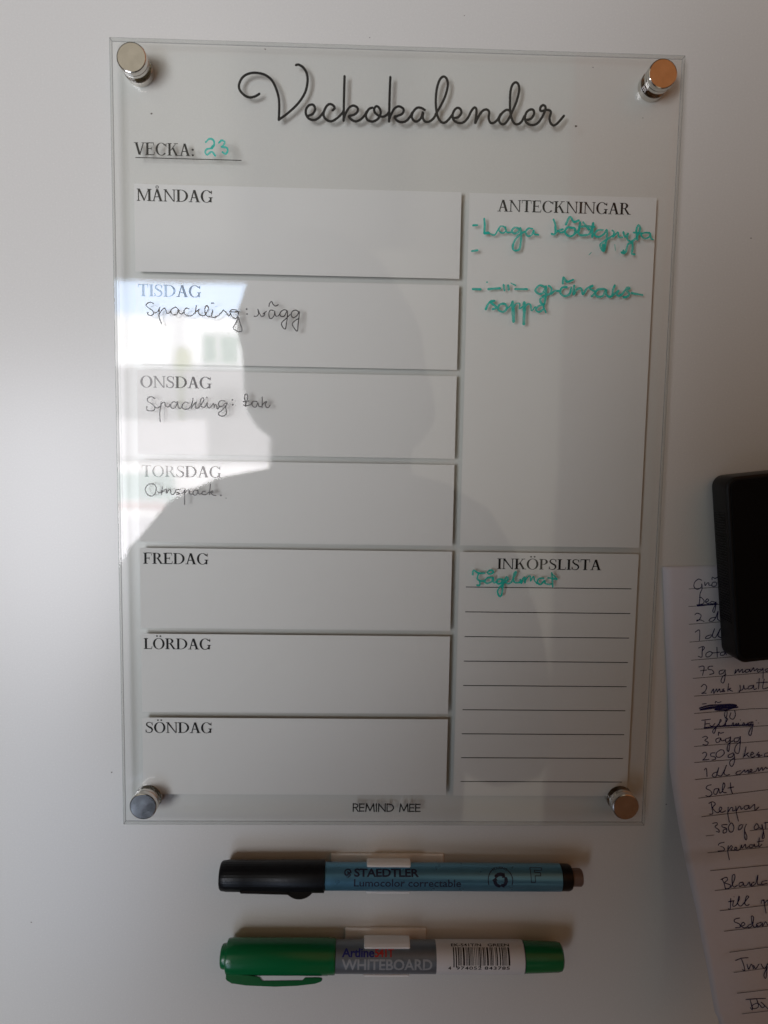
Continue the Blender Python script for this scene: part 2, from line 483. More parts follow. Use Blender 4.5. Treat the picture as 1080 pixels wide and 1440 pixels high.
GLY = {
    'A': (gl_A, 0.83),
    'Å': (lambda: gl_A() + ring(0.41, 1.17, 0.115, 0.125, tx=0.05, ty=0.045), 0.83),
    'C': (gl_C, 0.88),
    'D': (lambda: stem(0.1) + ring(0.34, 0.5, 0.53, 0.5, -90, 90, T) + bar(0.2, 0.36, 0.952, 0.045) + bar(0.2, 0.36, 0.003, 0.045), 0.92),
    'E': (gl_E, 0.74),
    'F': (lambda: stem(0.1) + bar(0.2, 0.64, 0.95) + bar(0.2, 0.48, 0.48) + [g_poly((0.6, 1), (0.64, 1), (0.66, 0.75), (0.625, 0.75)), g_poly((0.455, 0.38), (0.49, 0.38), (0.49, 0.63), (0.455, 0.63))], 0.68),
    'G': (lambda: gl_C() + stem(0.70, 0.02, 0.43, 0.12, True, False), 0.93),
    'I': (lambda: stem(0.11), 0.36),
    'K': (lambda: stem(0.1) + diag(0.24, 0.42, 0.62, 1.0, 0.065) + [g_poly((0.34, 0.60), (0.46, 0.68), (0.79, 0.0), (0.63, 0.0))] + serif(0.5, 0.80, 1, -1) + serif(0.58, 0.89, 0, 1), 0.88),
    'L': (lambda: stem(0.1) + bar(0.2, 0.62, 0) + [g_poly((0.57, 0), (0.62, 0), (0.66, 0.26), (0.625, 0.26))], 0.68),
    'M': (lambda: stem(0.12, 0, 1, t_, True, True) + stem(0.86, 0, 1, T) + diag(0.525, 0.0, 0.13, 1.0, 0.0) + [g_poly((0.10, 1), (0.26, 1), (0.60, 0.12), (0.535, 0.0))] + [g_poly((0.525, 0.0), (0.575, 0.0), (0.92, 1), (0.86, 1))], 1.10),
    'N': (lambda: stem(0.12, 0, 1, t_, True, True) + stem(0.76, 0, 1, t_, True, False) + [g_poly((0.06, 1), (0.22, 1), (0.81, 0.0), (0.74, 0.0))], 0.93),
    'O': (lambda: ring(0.47, 0.5, 0.44, 0.52), 0.94),
    'Ö': (lambda: ring(0.47, 0.5, 0.44, 0.52) + dotp(0.34, 1.2, 0.07) + dotp(0.60, 1.2, 0.07), 0.94),
    'P': (lambda: stem(0.1) + ring(0.32, 0.73, 0.34, 0.27, -90, 90, T, 0.045) + bar(0.2, 0.34, 0.955, 0.045) + bar(0.2, 0.34, 0.46, 0.045), 0.70),
    'R': (lambda: stem(0.1) + ring(0.32, 0.75, 0.32, 0.25, -90, 90, T, 0.045) + bar(0.2, 0.34, 0.955, 0.045) + bar(0.2, 0.36, 0.50, 0.045) + [g_poly((0.34, 0.52), (0.48, 0.52), (0.78, 0.0), (0.62, 0.0))] + serif(0.6, 0.86, 0, 1), 0.82),
    'S': (lambda: sstroke([(0.555, 0.76), (0.51, 0.92), (0.32, 0.985), (0.16, 0.90), (0.14, 0.72), (0.30, 0.56), (0.48, 0.44), (0.55, 0.26), (0.46, 0.07), (0.28, 0.015), (0.12, 0.09), (0.075, 0.27)], lambda f: 0.05 + 0.10 * max(0, 1 - abs(f - 0.5) / 0.36)) + [g_poly((0.54, 0.98), (0.575, 0.98), (0.585, 0.70), (0.545, 0.72)), g_poly((0.05, 0.02), (0.085, 0.02), (0.1, 0.28), (0.045, 0.3))], 0.66),
    'T': (lambda: stem(0.31, 0, 1, T, False, True) + bar(0.03, 0.725, 0.95) + [g_poly((0.03, 1), (0.075, 1), (0.06, 0.74), (0.025, 0.74)), g_poly((0.68, 1), (0.725, 1), (0.73, 0.74), (0.695, 0.74))], 0.76),
    'V': (lambda: diag(0.33, 0.0, 0.08, 1.0, T + .01) + diag(0.385, 0.0, 0.66, 1.0, t_ + .01) + serif(-0.01, 0.31, 1, -1) + serif(0.56, 0.82, 1, -1), 0.80),
    ':': (lambda: dotp(0.17, 0.08, 0.085) + dotp(0.17, 0.52, 0.085), 0.32),
}


def serif_text(bm, s, x0, x1, z, cap, d):
    """serif capitals set between x0 and x1 (mm) on baseline z, cap height cap, d mm in front of the door"""
    tot = sum(GLY[ch][1] for ch in s)
    track = 0.0
    kx = (x1 - x0) / tot
    x = x0; lift = 0
    for ch in s:
        f, adv = GLY[ch]
        for poly in f():
            lift += 4e-7
            vs = [bm.verts.new(((x + p[0] * kx) * MM, -d * MM - lift, (z + p[1] * cap) * MM)) for p in poly]
            try: bm.faces.new(vs)
            except ValueError: pass
        x += adv * kx


def flat_text(s, size=1.0, offset=0.0, spacing=1.0, shear=0.0):
    """plain lettering as a flat 2D mesh: list of (verts, faces), width"""
    cu = bpy.data.curves.new('lettering', 'FONT')
    cu.body = s; cu.size = size; cu.offset = offset; cu.space_character = spacing; cu.shear = shear
    cu.resolution_u = 3
    o = bpy.data.objects.new('lettering', cu)
    COL.objects.link(o)
    dg = bpy.context.evaluated_depsgraph_get()
    me = bpy.data.meshes.new_from_object(o.evaluated_get(dg))
    COL.objects.unlink(o); bpy.data.objects.remove(o); bpy.data.curves.remove(cu)
    bm = bmesh.new(); bm.from_mesh(me); bpy.data.meshes.remove(me)
    return bm


def fit_text(s, x0, x1, y0, y1, offset=0.0, spacing=1.0, shear=0.0):
    """lettering bmesh scaled into the box x0..x1, y0..y1 (any unit), z = 0"""
    bm = flat_text(s, 1.0, offset, spacing, shear)
    xs = [v.co.x for v in bm.verts]; ys = [v.co.y for v in bm.verts]
    a, b, c_, d_ = min(xs), max(xs), min(ys), max(ys)
    for v in bm.verts:
        v.co.x = x0 + (v.co.x - a) / (b - a) * (x1 - x0)
        v.co.y = y0 + (v.co.y - c_) / (d_ - c_) * (y1 - y0)
        v.co.z = 0
    return bm


def merge(dst, src):
    me = bpy.data.meshes.new('tmp'); src.to_mesh(me); src.free(); dst.from_mesh(me); bpy.data.meshes.remove(me)


# ------------------------------------------------------------------ the refrigerator door (the surface everything hangs on)
bm = bmesh.new()
box(bm, -0.36, 0.30, 0.0, 0.045, -0.62, 0.46, 0.006, 3)
o = door = obj('refrigerator_door', bm, M_DOOR); autosmooth(o)
o['kind'] = 'structure'; o['label'] = 'glossy white enamelled refrigerator door behind everything'

# ------------------------------------------------------------------ the clear weekly board
BACK, FRONT = 3.5, 6.5
board = empty('weekly_planner_board', (0, 0, -0.1485),
              'clear acrylic weekly planner with white day boxes and handwritten notes', 'planner board')
bm = bmesh.new()
box(bm, -0.105, 0.105, -FRONT * MM, -BACK * MM, -0.1485, 0.1485, 0.00025, 1)
bm.normal_update()
for f in bm.faces:
    m_ = max(abs(c_) for c_ in f.normal)
    f.material_index = 0 if abs(f.normal.y) > 0.9 else (2 if m_ > 0.9 else 1)
obj('clear_sheet', bm, [M_ACR, M_EDGE, M_SIDE], board)

PR = BACK - 0.04          # back-printed lettering
PW = BACK - 0.10          # white print behind the lettering


def field(x0, x1, z0, z1):
    bm = bmesh.new()
    vs = [bm.verts.new((x * MM, -PW * MM, z * MM)) for x, z in ((x0, z0), (x1, z0), (x1, z1), (x0, z1))]
    vb = [bm.verts.new((x * MM, -(PW - 0.05) * MM, z * MM)) for x, z in ((x0, z0), (x1, z0), (x1, z1), (x0, z1))]
    bm.faces.new(vs); bm.faces.new(vb[::-1])
    for i in range(4): bm.faces.new((vs[i], vb[i], vb[(i + 1) % 4], vs[(i + 1) % 4]))
    bmesh.ops.recalc_face_normals(bm, faces=bm.faces)
    return bm


DAYS = [('MÅNDAG', -97.0, -68.7, 92.7), ('TISDAG', -97.0, -73.2, 58.1), ('ONSDAG', -96.7, -69.5, 24.2), ('TORSDAG', -96.7, -66.0, -9.75),
        ('FREDAG', -96.5, -71.1, -43.65), ('LÖRDAG', -96.8, -70.3, -77.6), ('SÖNDAG', -96.7, -70.0, -111.7)]
for i, (nm, x0, x1, zb) in enumerate(DAYS):
    top = 98.8 - i * 34.05
    fo = obj('day_field', field(-97.8, 24.0, top - 31.7, top), M_FIELD, board, 'white day box headed ' + nm)
    bm = bmesh.new(); serif_text(bm, nm, x0, x1, zb, 4.35, PR)
    obj('heading', bm, M_PRINT, fo)
notes = obj('notes_field', field(27.0, 98.1, -34.85, 98.7), M_FIELD, board, 'tall white notes box headed ANTECKNINGAR')
bm = bmesh.new(); serif_text(bm, 'ANTECKNINGAR', 37.7, 88.2, 92.2, 4.25, PR); obj('heading', bm, M_PRINT, notes)
shop = obj('shopping_field', field(27.0, 98.1, -137.4, -37.4), M_FIELD, board, 'white ruled shopping list box headed INKÖPSLISTA')
bm = bmesh.new(); serif_text(bm, 'INKÖPSLISTA', 41.8, 83.3, -44.05, 4.2, PR); obj('heading', bm, M_PRINT, shop)
for i in range(9):
    z = -51.4 - i * 10.0
    bm = bmesh.new(); box(bm, 29.8 * MM, 95.8 * MM, -(PR + 0.02) * MM, -PR * MM, (z - 0.16) * MM, (z + 0.16) * MM)
    obj('ruled_line', bm, M_PRINT, shop)

bm = bmesh.new(); serif_text(bm, 'VECKA:', -97.6, -75.3, 109.1, 4.4, PR); obj('week_heading', bm, M_PRINT, board)
bm = bmesh.new(); box(bm, -97.1 * MM, -58.1 * MM, -(PR + 0.02) * MM, -PR * MM, 107.95 * MM, 108.25 * MM); obj('week_line', bm, M_PRINT, board)

Z4, Z5, Z6, Z7 = ((330, 80), 7.2), ((470, 80), 7.2), ((600, 80), 9.0), ((700, 80), 9.0)
TITLE = [
    (Z4, [[(250, 375), (205, 400), (150, 410), (95, 385), (52, 335), (45, 280), (75, 215), (130, 175), (210, 162), (300, 180), (370, 230), (415, 310), (445, 410), (452, 510), (447, 640)],
          [(447, 638), (540, 570), (640, 475), (710, 370), (738, 260), (730, 170), (695, 110), (650, 82), (622, 85)],
          [(740, 600), (790, 580), (815, 530), (795, 488), (755, 492), (725, 530), (722, 580), (750, 625), (800, 642), (850, 620), (895, 570), (912, 535)],
          [(992, 545), (1012, 520), (990, 488), (950, 485), (915, 530), (900, 590), (925, 635), (975, 655), (1030, 630), (1085, 578), (1105, 545)]]),
    (Z5, [[(105, 200), (100, 400), (95, 650)],
          [(95, 640), (115, 580), (150, 520), (195, 498), (235, 520), (235, 560), (200, 590), (150, 605), (170, 635), (215, 657), (265, 640), (310, 595), (328, 560)],
          [(385, 520), (350, 535), (322, 590), (335, 640), (385, 660), (440, 635), (470, 580), (460, 530), (430, 505), (405, 530), (410, 565), (440, 595), (490, 612), (530, 595), (553, 565)],
          [(568, 212), (560, 420), (555, 660)],
          [(555, 640), (575, 590), (610, 530), (655, 508), (700, 535), (690, 580), (640, 605), (610, 615), (640, 655), (690, 668), (735, 650), (775, 600), (790, 570)],
          [(915, 545), (880, 525), (835, 525), (795, 570), (785, 620), (815, 660), (850, 655), (880, 620), (895, 570)],
          [(900, 580), (895, 620), (915, 660), (955, 665), (1000, 635), (1036, 580)]]),
    (Z6, [[(110, 740), (180, 620), (235, 500), (265, 370), (250, 290), (210, 262), (165, 300), (130, 400), (115, 520), (115, 640), (135, 760), (175, 830), (220, 845), (270, 810), (328, 735)],
          [(340, 785), (395, 775), (435, 720), (420, 670), (380, 660), (340, 700), (325, 760), (345, 820), (410, 850), (470, 835), (520, 780), (560, 700), (600, 655), (625, 680), (622, 760), (610, 850)],
          [(612, 850), (650, 770), (700, 700), (750, 680), (785, 710), (780, 790), (800, 845), (840, 850), (890, 810), (930, 740)]]),
    (Z7, [[(150, 700), (110, 685), (60, 715), (20, 770), (10, 820), (35, 860), (80, 862), (130, 800), (175, 710), (230, 580), (262, 450), (255, 370), (220, 340), (180, 370), (155, 450), (148, 570), (150, 700), (170, 800), (200, 855), (240, 870), (290, 840), (330, 765)],
          [(355, 815), (410, 800), (450, 740), (440, 690), (400, 685), (355, 720), (335, 790), (355, 850), (420, 880), (490, 860), (545, 790), (580, 720), (595, 660), (570, 630), (535, 650), (527, 695), (555, 705), (600, 690), (650, 700), (660, 730), (645, 790), (655, 850), (690, 885), (730, 870), (780, 820), (825, 765)]]),
]
bm = bmesh.new(); st = [0.0]
for (org, sc), data in TITLE: strokes(bm, data, org, sc, 0.92, PR, st)
obj('title_lettering', bm, M_TITLE, board)
SANS = {'R': (0.62, [[(0.07, 0), (0.07, 1)], [(0.07, 0.95), (0.3, 0.95), (0.47, 0.86), (0.5, 0.73), (0.45, 0.58), (0.3, 0.5), (0.07, 0.48)], [(0.28, 0.5), (0.55, 0)]]),
        'E': (0.58, [[(0.07, 0), (0.07, 1)], [(0.07, 0.95), (0.5, 0.95)], [(0.07, 0.5), (0.47, 0.5)], [(0.07, 0.05), (0.5, 0.05)]]),
        'M': (0.98, [[(0.08, 0), (0.16, 1)], [(0.16, 1), (0.49, 0.1)], [(0.49, 0.1), (0.82, 1)], [(0.82, 1), (0.90, 0)]]),
        'I': (0.24, [[(0.12, 0), (0.12, 1)]]),
        'N': (0.84, [[(0.1, 0), (0.1, 1)], [(0.1, 1), (0.74, 0)], [(0.74, 0), (0.74, 1)]]),
        'D': (0.80, [[(0.08, 0), (0.08, 1)], [(0.08, 0.95), (0.3, 0.95), (0.55, 0.85), (0.7, 0.5), (0.55, 0.15), (0.3, 0.05), (0.08, 0.05)]]),
        ' ': (0.42, [])}
word = 'REMIND MEE'
kx = 27.75 / sum(SANS[ch][0] for ch in word)
bm = bmesh.new(); st = [0.0]; x = -13.8
for ch in word:
    for s_ in SANS[ch][1]:
        pts = [((x + p[0] * kx) * MM, (-144.2 + p[1] * 3.3) * MM) for p in (spline(s_) if len(s_) > 2 else s_)]
        ribbon2(bm, pts, 0.5 * MM, lambda u, v, l: Vector((u, -PR * MM - l, v)), st)
    x += SANS[ch][0] * kx
obj('brand_lettering', bm, M_PRINT, board)

def speck(px, py, r, d, parent):
    bm = bmesh.new(); c_ = at(px, py, d)
    vs = [bm.verts.new(c_ + Vector((r * MM * (1 + 0.4 * math.sin(k * 2.1 + px)) * math.cos(k * math.pi / 5), -0.00003, 0.7 * r * MM * (1 + 0.3 * math.cos(k * 1.7 + py)) * math.sin(k * math.pi / 5)))) for k in range(10)]
    bm.faces.new(vs)
    obj('speck', bm, M_SPECK, parent)


for px, py, r in ((810, 177.7, 0.5), (213, 160, 0.4), (373, 69, 0.3), (834, 95, 0.25), (904, 166, 0.22)): speck(px, py, r, FRONT + 0.02, board)
for px, py, r in ((1056, 335, 0.28), (653, 22, 0.22), (520, 53, 0.22), (44, 1297, 0.3), (157, 1086, 0.35), (937, 1131, 0.3)): speck(px, py, r, 0.02, door)
FI = FRONT + 0.04         # marker ink on the front face
HW = [
    ('week_number', M_GREENINK, 0.72, (180, 185), 6.353, [
        [(695, 95), (728, 65), (765, 80), (768, 125), (740, 150), (705, 158), (690, 185), (708, 207), (745, 180), (762, 192), (780, 217)], (1.0, [(748, 150), (760, 128)]),
        [(812, 102), (838, 80), (865, 95), (850, 128), (838, 138), (880, 145), (892, 172), (872, 200), (845, 185)]]),
    ('handwritten_note', M_BLACKINK, 0.37, (195, 415), 9.0, [
        [(185, 105), (150, 90), (110, 105), (95, 135), (130, 165), (175, 195), (190, 230), (165, 255), (125, 250), (110, 225)], (0.55, [(115, 222)]),
        [(190, 230), (235, 215), (262, 170)], [(265, 155), (258, 220), (262, 290), (290, 365)], [(258, 250), (290, 195), (330, 165), (345, 195), (355, 230), (385, 225), (410, 200)],
        [(500, 180), (470, 155), (430, 170), (405, 205), (430, 245), (470, 250), (500, 215), (505, 180), (515, 225), (545, 240), (575, 210)],
        [(640, 175), (610, 165), (580, 190), (580, 235), (620, 262), (670, 260), (710, 230)], [(730, 130), (725, 180), (715, 230)], [(715, 225), (765, 180), (755, 215), (780, 250), (830, 260), (870, 210), (885, 160), (865, 135), (840, 165), (845, 230), (870, 265), (920, 280)],
        [(940, 190), (930, 240), (925, 280), (970, 280), (1010, 260), (1050, 220), (1075, 190)], (0.5, [(925, 104), (950, 103)]),
        [(1075, 190), (1110, 222), (1140, 268), (1165, 235)],
        [(1265, 215), (1230, 190), (1175, 190), (1160, 225), (1185, 275), (1220, 295), (1250, 285), (1270, 215)], [(1175, 215), (1265, 212)],
        [(1265, 285), (1290, 370), (1310, 430), (1300, 465), (1245, 455), (1198, 420), (1230, 360), (1265, 290)],
        (0.62, [(1370, 180)]), (0.62, [(1375, 243)]),
        [(1465, 270), (1495, 270), (1520, 240), (1512, 185), (1530, 230), (1555, 270), (1590, 262), (1598, 238), (1580, 240), (1620, 210)],
        [(1710, 200), (1670, 195), (1650, 235), (1660, 290), (1685, 300), (1720, 255), (1725, 205), (1735, 265), (1770, 265), (1795, 228)], [(1652, 150), (1660, 110), (1685, 85), (1705, 120), (1735, 142), (1770, 125)],
        [(1880, 200), (1840, 190), (1795, 225), (1800, 270), (1845, 270), (1882, 205), (1885, 270), (1875, 350), (1860, 430), (1830, 415), (1810, 370), (1825, 340), (1870, 300), (1920, 250)],
        [(2030, 225), (1995, 195), (1945, 215), (1935, 265), (1965, 290), (2010, 260), (2035, 215), (2030, 300), (2020, 380), (2010, 460), (1970, 420), (1948, 370), (1980, 330), (2030, 300)]]),
    ('handwritten_note', M_BLACKINK, 0.37, (195, 545), 9.0, [
        [(205, 140), (160, 115), (115, 135), (115, 175), (160, 200), (200, 240), (195, 285), (140, 295), (105, 280), (105, 240)],
        [(200, 240), (235, 260), (270, 240)], [(285, 180), (275, 260), (268, 350), (275, 430)], [(275, 250), (300, 195), (330, 190), (340, 230), (375, 245), (400, 215)],
        [(480, 190), (440, 180), (405, 215), (420, 260), (460, 255), (485, 210), (490, 180), (505, 250), (530, 265), (555, 230)],
        [(625, 195), (590, 185), (555, 220), (560, 265), (610, 275), (650, 250), (680, 190), (690, 135), (680, 200), (665, 265)], [(665, 265), (710, 200), (735, 185), (715, 225), (740, 265), (790, 220), (825, 160), (815, 130), (790, 150), (780, 200), (800, 245), (840, 245), (870, 195), (870, 230), (895, 260), (930, 230), (948, 205), (960, 245)],
        [(955, 250), (970, 215), (985, 225), (1000, 272), (1030, 235)], (0.5, [(865, 125)]),
        [(1093, 171), (1045, 167), (1012, 200), (1025, 237), (1062, 237), (1096, 200), (1125, 196)], [(1125, 196), (1104, 242), (1112, 292), (1108, 337), (1067, 362), (1021, 350), (1017, 317), (1054, 292), (1108, 225)],
        (0.6, [(1189, 156)]), (0.6, [(1193, 218)]),
        [(1358, 242), (1354, 183), (1342, 133), (1350, 92), (1375, 88), (1383, 125), (1367, 183), (1354, 238)], [(1325, 179), (1400, 171)], [(1329, 221), (1367, 229), (1408, 221), (1442, 200)],
        [(1500, 179), (1458, 175), (1433, 204), (1458, 246), (1492, 242), (1512, 192), (1525, 238), (1554, 242)],
        [(1567, 121), (1567, 183), (1564, 254)], [(1564, 225), (1600, 187), (1625, 179), (1604, 212), (1617, 246), (1642, 254), (1667, 225)]]),
    ('handwritten_note', M_BLACKINK, 0.37, (195, 670), 7.714, [
        [(150, 80), (100, 90), (72, 140), (95, 195), (145, 212), (180, 180), (190, 120), (165, 85), (125, 80)],
        [(205, 165), (235, 180), (250, 150)], [(258, 115), (255, 150), (250, 195)], [(250, 180), (275, 150), (300, 140), (303, 180), (325, 150), (345, 145), (350, 185), (375, 195), (400, 165)],
        [(450, 140), (410, 145), (400, 165), (430, 175), (440, 190), (412, 192)], [(440, 190), (475, 180), (500, 150)],
        [(505, 135), (500, 200), (500, 305)], [(500, 180), (525, 150), (548, 150), (556, 188), (590, 190)],
        [(640, 150), (605, 150), (592, 185), (615, 205), (640, 180), (645, 150), (655, 190), (690, 180)],
        [(725, 160), (695, 165), (690, 190), (730, 195), (765, 170)], [(780, 85), (775, 140), (770, 195)], [(772, 180), (800, 155), (808, 170), (788, 180), (810, 200), (840, 205)],
        (0.6, [(895, 205)]), (0.4, [(950, 235)])]),
    ('handwritten_note', M_GREENINK, 0.82, (655, 300), 7.714, [
        [(80, 130), (125, 128)], [(200, 60), (205, 130), (200, 210)], (1.0, [(203, 215), (248, 212)]), (0.6, [(250, 215), (310, 235), (350, 180), (380, 140), (420, 150), (435, 190), (400, 215), (365, 195), (360, 165)]), (0.6, [(430, 150), (445, 205), (490, 205)]),
        [(570, 165), (530, 155), (500, 190), (525, 220), (570, 200), (590, 160), (600, 220), (595, 320), (575, 395), (520, 400), (510, 350), (540, 280), (600, 220), (640, 200)],
        (0.7, [(720, 170), (680, 165), (650, 200), (665, 245), (710, 240), (735, 190), (740, 225), (785, 235)]), [(65, 412), (125, 403)],
        [(950, 70), (970, 130), (965, 225), (930, 225)], (0.7, [(965, 225), (1003, 190), (1052, 175)]), (0.7, [(993, 190), (1033, 212), (1070, 195)]),
        [(1153, 160), (1103, 155), (1073, 200), (1098, 240), (1143, 250), (1183, 215), (1178, 165), (1143, 160)], [(1083, 125), (1128, 40), (1168, 95), (1223, 80)],
        [(1183, 215), (1218, 190), (1238, 100), (1228, 170), (1223, 230), (1283, 240), (1343, 220), (1378, 110), (1373, 180), (1368, 260)], [(1223, 150), (1300, 145), (1393, 150)], [(1268, 100), (1333, 180)],
        (0.75, [(1483, 185), (1423, 190), (1393, 235), (1433, 260), (1493, 230), (1523, 185), (1528, 240), (1513, 330), (1498, 410), (1473, 400), (1453, 340), (1523, 290), (1583, 250)]), (1.5, [(1488, 350), (1493, 400)]),
        (0.65, [(1583, 190), (1603, 210), (1593, 260), (1643, 210), (1653, 260), (1693, 265)]), (0.75, [(1703, 210), (1723, 260), (1753, 225), (1745, 285), (1790, 320), (1753, 340), (1738, 390), (1723, 430), (1693, 425)]), [(1800, 320), (1803, 380), (1793, 440), (1823, 450)],
        [(1793, 310), (1843, 270), (1883, 180), (1863, 135), (1843, 190), (1853, 290)], (0.6, [(1813, 215), (1900, 220), (1983, 215)]), (0.65, [(1983, 220), (1933, 215), (1893, 240), (1933, 280), (1983, 260), (1993, 225), (2003, 280), (2023, 290)]),
        [(1683, 430), (1713, 440), (1703, 410)], (0.25, [(1608, 345), (1615, 410)]), (0.25, [(1330, 455), (1355, 430)])]),
    ('handwritten_note', M_GREENINK, 0.85, (655, 380), 7.714, [
        [(75, 205), (160, 207)], (0.6, [(230, 130)]), [(245, 205), (370, 195)], [(410, 160), (420, 220)], [(460, 165), (465, 210)], (0.5, [(490, 140), (540, 165)]), [(535, 205), (665, 205)],
        [(850, 180), (800, 165), (755, 215), (790, 255), (840, 245), (870, 175), (865, 280), (850, 370), (815, 355), (810, 310), (860, 275), (920, 255)],
        (0.75, [(900, 170), (930, 200), (922, 255), (962, 225), (1003, 225)]),
        [(1093, 185), (1043, 190), (1023, 240), (1063, 280), (1123, 260), (1143, 190)], [(1051, 145), (1058, 80), (1098, 125), (1163, 105)],
        [(1173, 170), (1168, 265), (1203, 210), (1250, 200), (1268, 260), (1313, 200), (1373, 170), (1343, 200), (1403, 240), (1363, 285)],
        [(1503, 205), (1433, 210), (1403, 250), (1423, 285), (1483, 280), (1518, 215), (1523, 270), (1563, 290), (1593, 270)],
        [(1613, 165), (1593, 220), (1583, 285)], [(1593, 270), (1653, 225), (1633, 255), (1653, 280), (1693, 260), (1743, 195), (1773, 200), (1743, 220), (1768, 260), (1743, 290), (1708, 295)],
        [(1793, 250), (1913, 272)],
        [(215, 425), (240, 370), (270, 340), (310, 335)], [(265, 350), (330, 405), (290, 425)],
        [(400, 365), (360, 380), (350, 430), (400, 455), (440, 420), (430, 375), (400, 365)], (0.6, [(440, 420), (480, 390), (500, 350)]),
        (1.25, [(505, 345), (510, 450), (515, 560)]), (0.6, [(510, 420), (540, 370), (580, 365), (580, 420), (610, 400)]), (1.2, [(630, 355), (630, 450), (625, 585)]), (0.6, [(630, 410), (670, 370), (700, 380), (710, 440), (750, 400)]),
        (0.7, [(840, 380), (790, 390), (755, 430), (790, 455), (840, 420), (835, 372), (845, 420), (865, 460)])]),
    ('handwritten_note', M_GREENINK, 0.75, (655, 780), 7.714, [
        [(75, 215), (85, 170), (140, 200), (205, 200)], [(140, 200), (125, 260), (150, 285), (150, 330), (120, 330)], [(150, 285), (195, 285)],
        [(260, 170), (235, 195), (265, 210), (300, 190), (280, 168), (255, 172)], [(290, 250), (240, 250), (205, 285), (230, 310), (280, 290), (295, 250), (300, 300), (330, 295)],
        [(390, 265), (345, 270), (340, 310), (380, 310), (400, 265), (400, 340), (385, 440), (360, 445), (345, 390), (390, 330), (420, 300)],
        [(420, 300), (455, 265), (440, 240), (420, 280), (450, 310), (490, 300), (530, 230), (545, 190), (525, 195), (515, 260), (530, 300), (580, 300)],
        [(590, 270), (600, 310), (620, 260), (640, 245), (640, 300)], (0.55, [(640, 285), (680, 230), (700, 240), (700, 285), (730, 235), (745, 280), (770, 310)]),
        [(840, 255), (790, 260), (775, 300), (810, 320), (850, 280), (860, 310), (900, 320), (930, 315)], [(930, 195), (935, 260), (940, 345)], [(890, 250), (930, 255), (985, 265)], (0.6, [(930, 200), (985, 260)])]),
]
for nm, mat, w, org, sc, data in HW:
    bm = bmesh.new(); st = [0.0]
    strokes(bm, data, org, sc, w, FI, st, vary=0.10 if mat is M_GREENINK else 0.05)
    obj(nm, bm, mat, board)

# ------------------------------------------------------------------ four steel magnets clamping the board to the door
def magnet(cx, cz, label):
    t = empty('standoff_magnet', (cx, 0, cz), label, 'magnet', 'round steel magnets at the corners of the board')
    bm = bmesh.new(); lathe_y(bm, cx, cz, [(0.0, 5.1), (0.15, 5.3), (BACK - 0.25, 5.3), (BACK - 0.05, 5.1)])
    o = obj('spacer_disc', bm, M_STEEL, t); autosmooth(o)
    bm = bmesh.new(); lathe_y(bm, cx, cz, [(FRONT + 0.06, 5.05), (FRONT + 0.25, 5.3), (FRONT + 1.8, 5.3), (FRONT + 1.95, 5.12), (FRONT + 2.1, 5.3), (FRONT + 4.05, 5.32), (FRONT + 4.35, 5.18), (FRONT + 4.47, 4.9)])
    o = obj('front_disc', bm, M_STEEL, t); autosmooth(o)
    return t


def copy_tree(o, parent=None):
    c_ = o.copy(); COL.objects.link(c_)
    if parent: c_.parent = parent
    for ch in list(o.children): copy_tree(ch, c_)
    return c_


m0 = magnet(-0.0958, 0.1396, 'steel magnet at the planner corner above the word VECKA')
for x, z, lab in ((0.0952, 0.1397, 'coppery shining magnet at the planner corner right of the script title'),
                  (-0.0957, -0.1386, 'scuffed grey magnet at the planner corner below the SÖNDAG box'),
                  (0.0952, -0.1382, 'dark brown magnet at the planner corner below the ruled shopping list')):
    q = copy_tree(m0); q.location = (x, 0, z); q['label'] = lab

# ------------------------------------------------------------------ pens
VIEW = {}


def cyl(x, rho, th): return Vector((x * MM, -rho * math.cos(th) * MM, rho * math.sin(th) * MM))


def wrap(bm, r, th0, lift):
    """flat lettering (mm: x along the pen, y round it) wrapped on a barrel of radius r"""
    ys = [v.co.y for v in bm.verts]; a, b = min(ys), max(ys)
    y = a + 0.2
    while y < b:
        bmesh.ops.bisect_plane(bm, geom=bm.verts[:] + bm.edges[:] + bm.faces[:], plane_co=(0, y, 0), plane_no=(0, 1, 0))
        y += 0.2
    for v in bm.verts:
        v.co = cyl(v.co.x, r + lift, th0 + v.co.y / r)
    return bm


def strip(bm, poly, half, th):
    """polygon in (x, rho) extruded sideways by +-half at angle th round the pen"""
    ra = Vector((0, -math.cos(th), math.sin(th))); ta = Vector((0, math.sin(th), math.cos(th)))
    rings = []
    for s in (-half, half):
        rings.append([bm.verts.new((Vector((x, 0, 0)) + ra * rho + ta * s) * MM) for x, rho in poly])
    n = len(poly)
    bm.faces.new(rings[0]); bm.faces.new(rings[1][::-1])
    for i in range(n): bm.faces.new((rings[0][i], rings[1][i], rings[1][(i + 1) % n], rings[0][(i + 1) % n]))
    bmesh.ops.recalc_face_normals(bm, faces=bm.faces)
    bmesh.ops.bevel(bm, geom=[e for e in bm.edges if e.calc_face_angle(0) > 0.6], offset=0.25 * MM, segments=2, affect='EDGES')


def pen_frame(pxa, pya, pxb, pyb, d):
    a = at(pxa, pya, d); b = at(pxb, pyb, d)
    return a, b


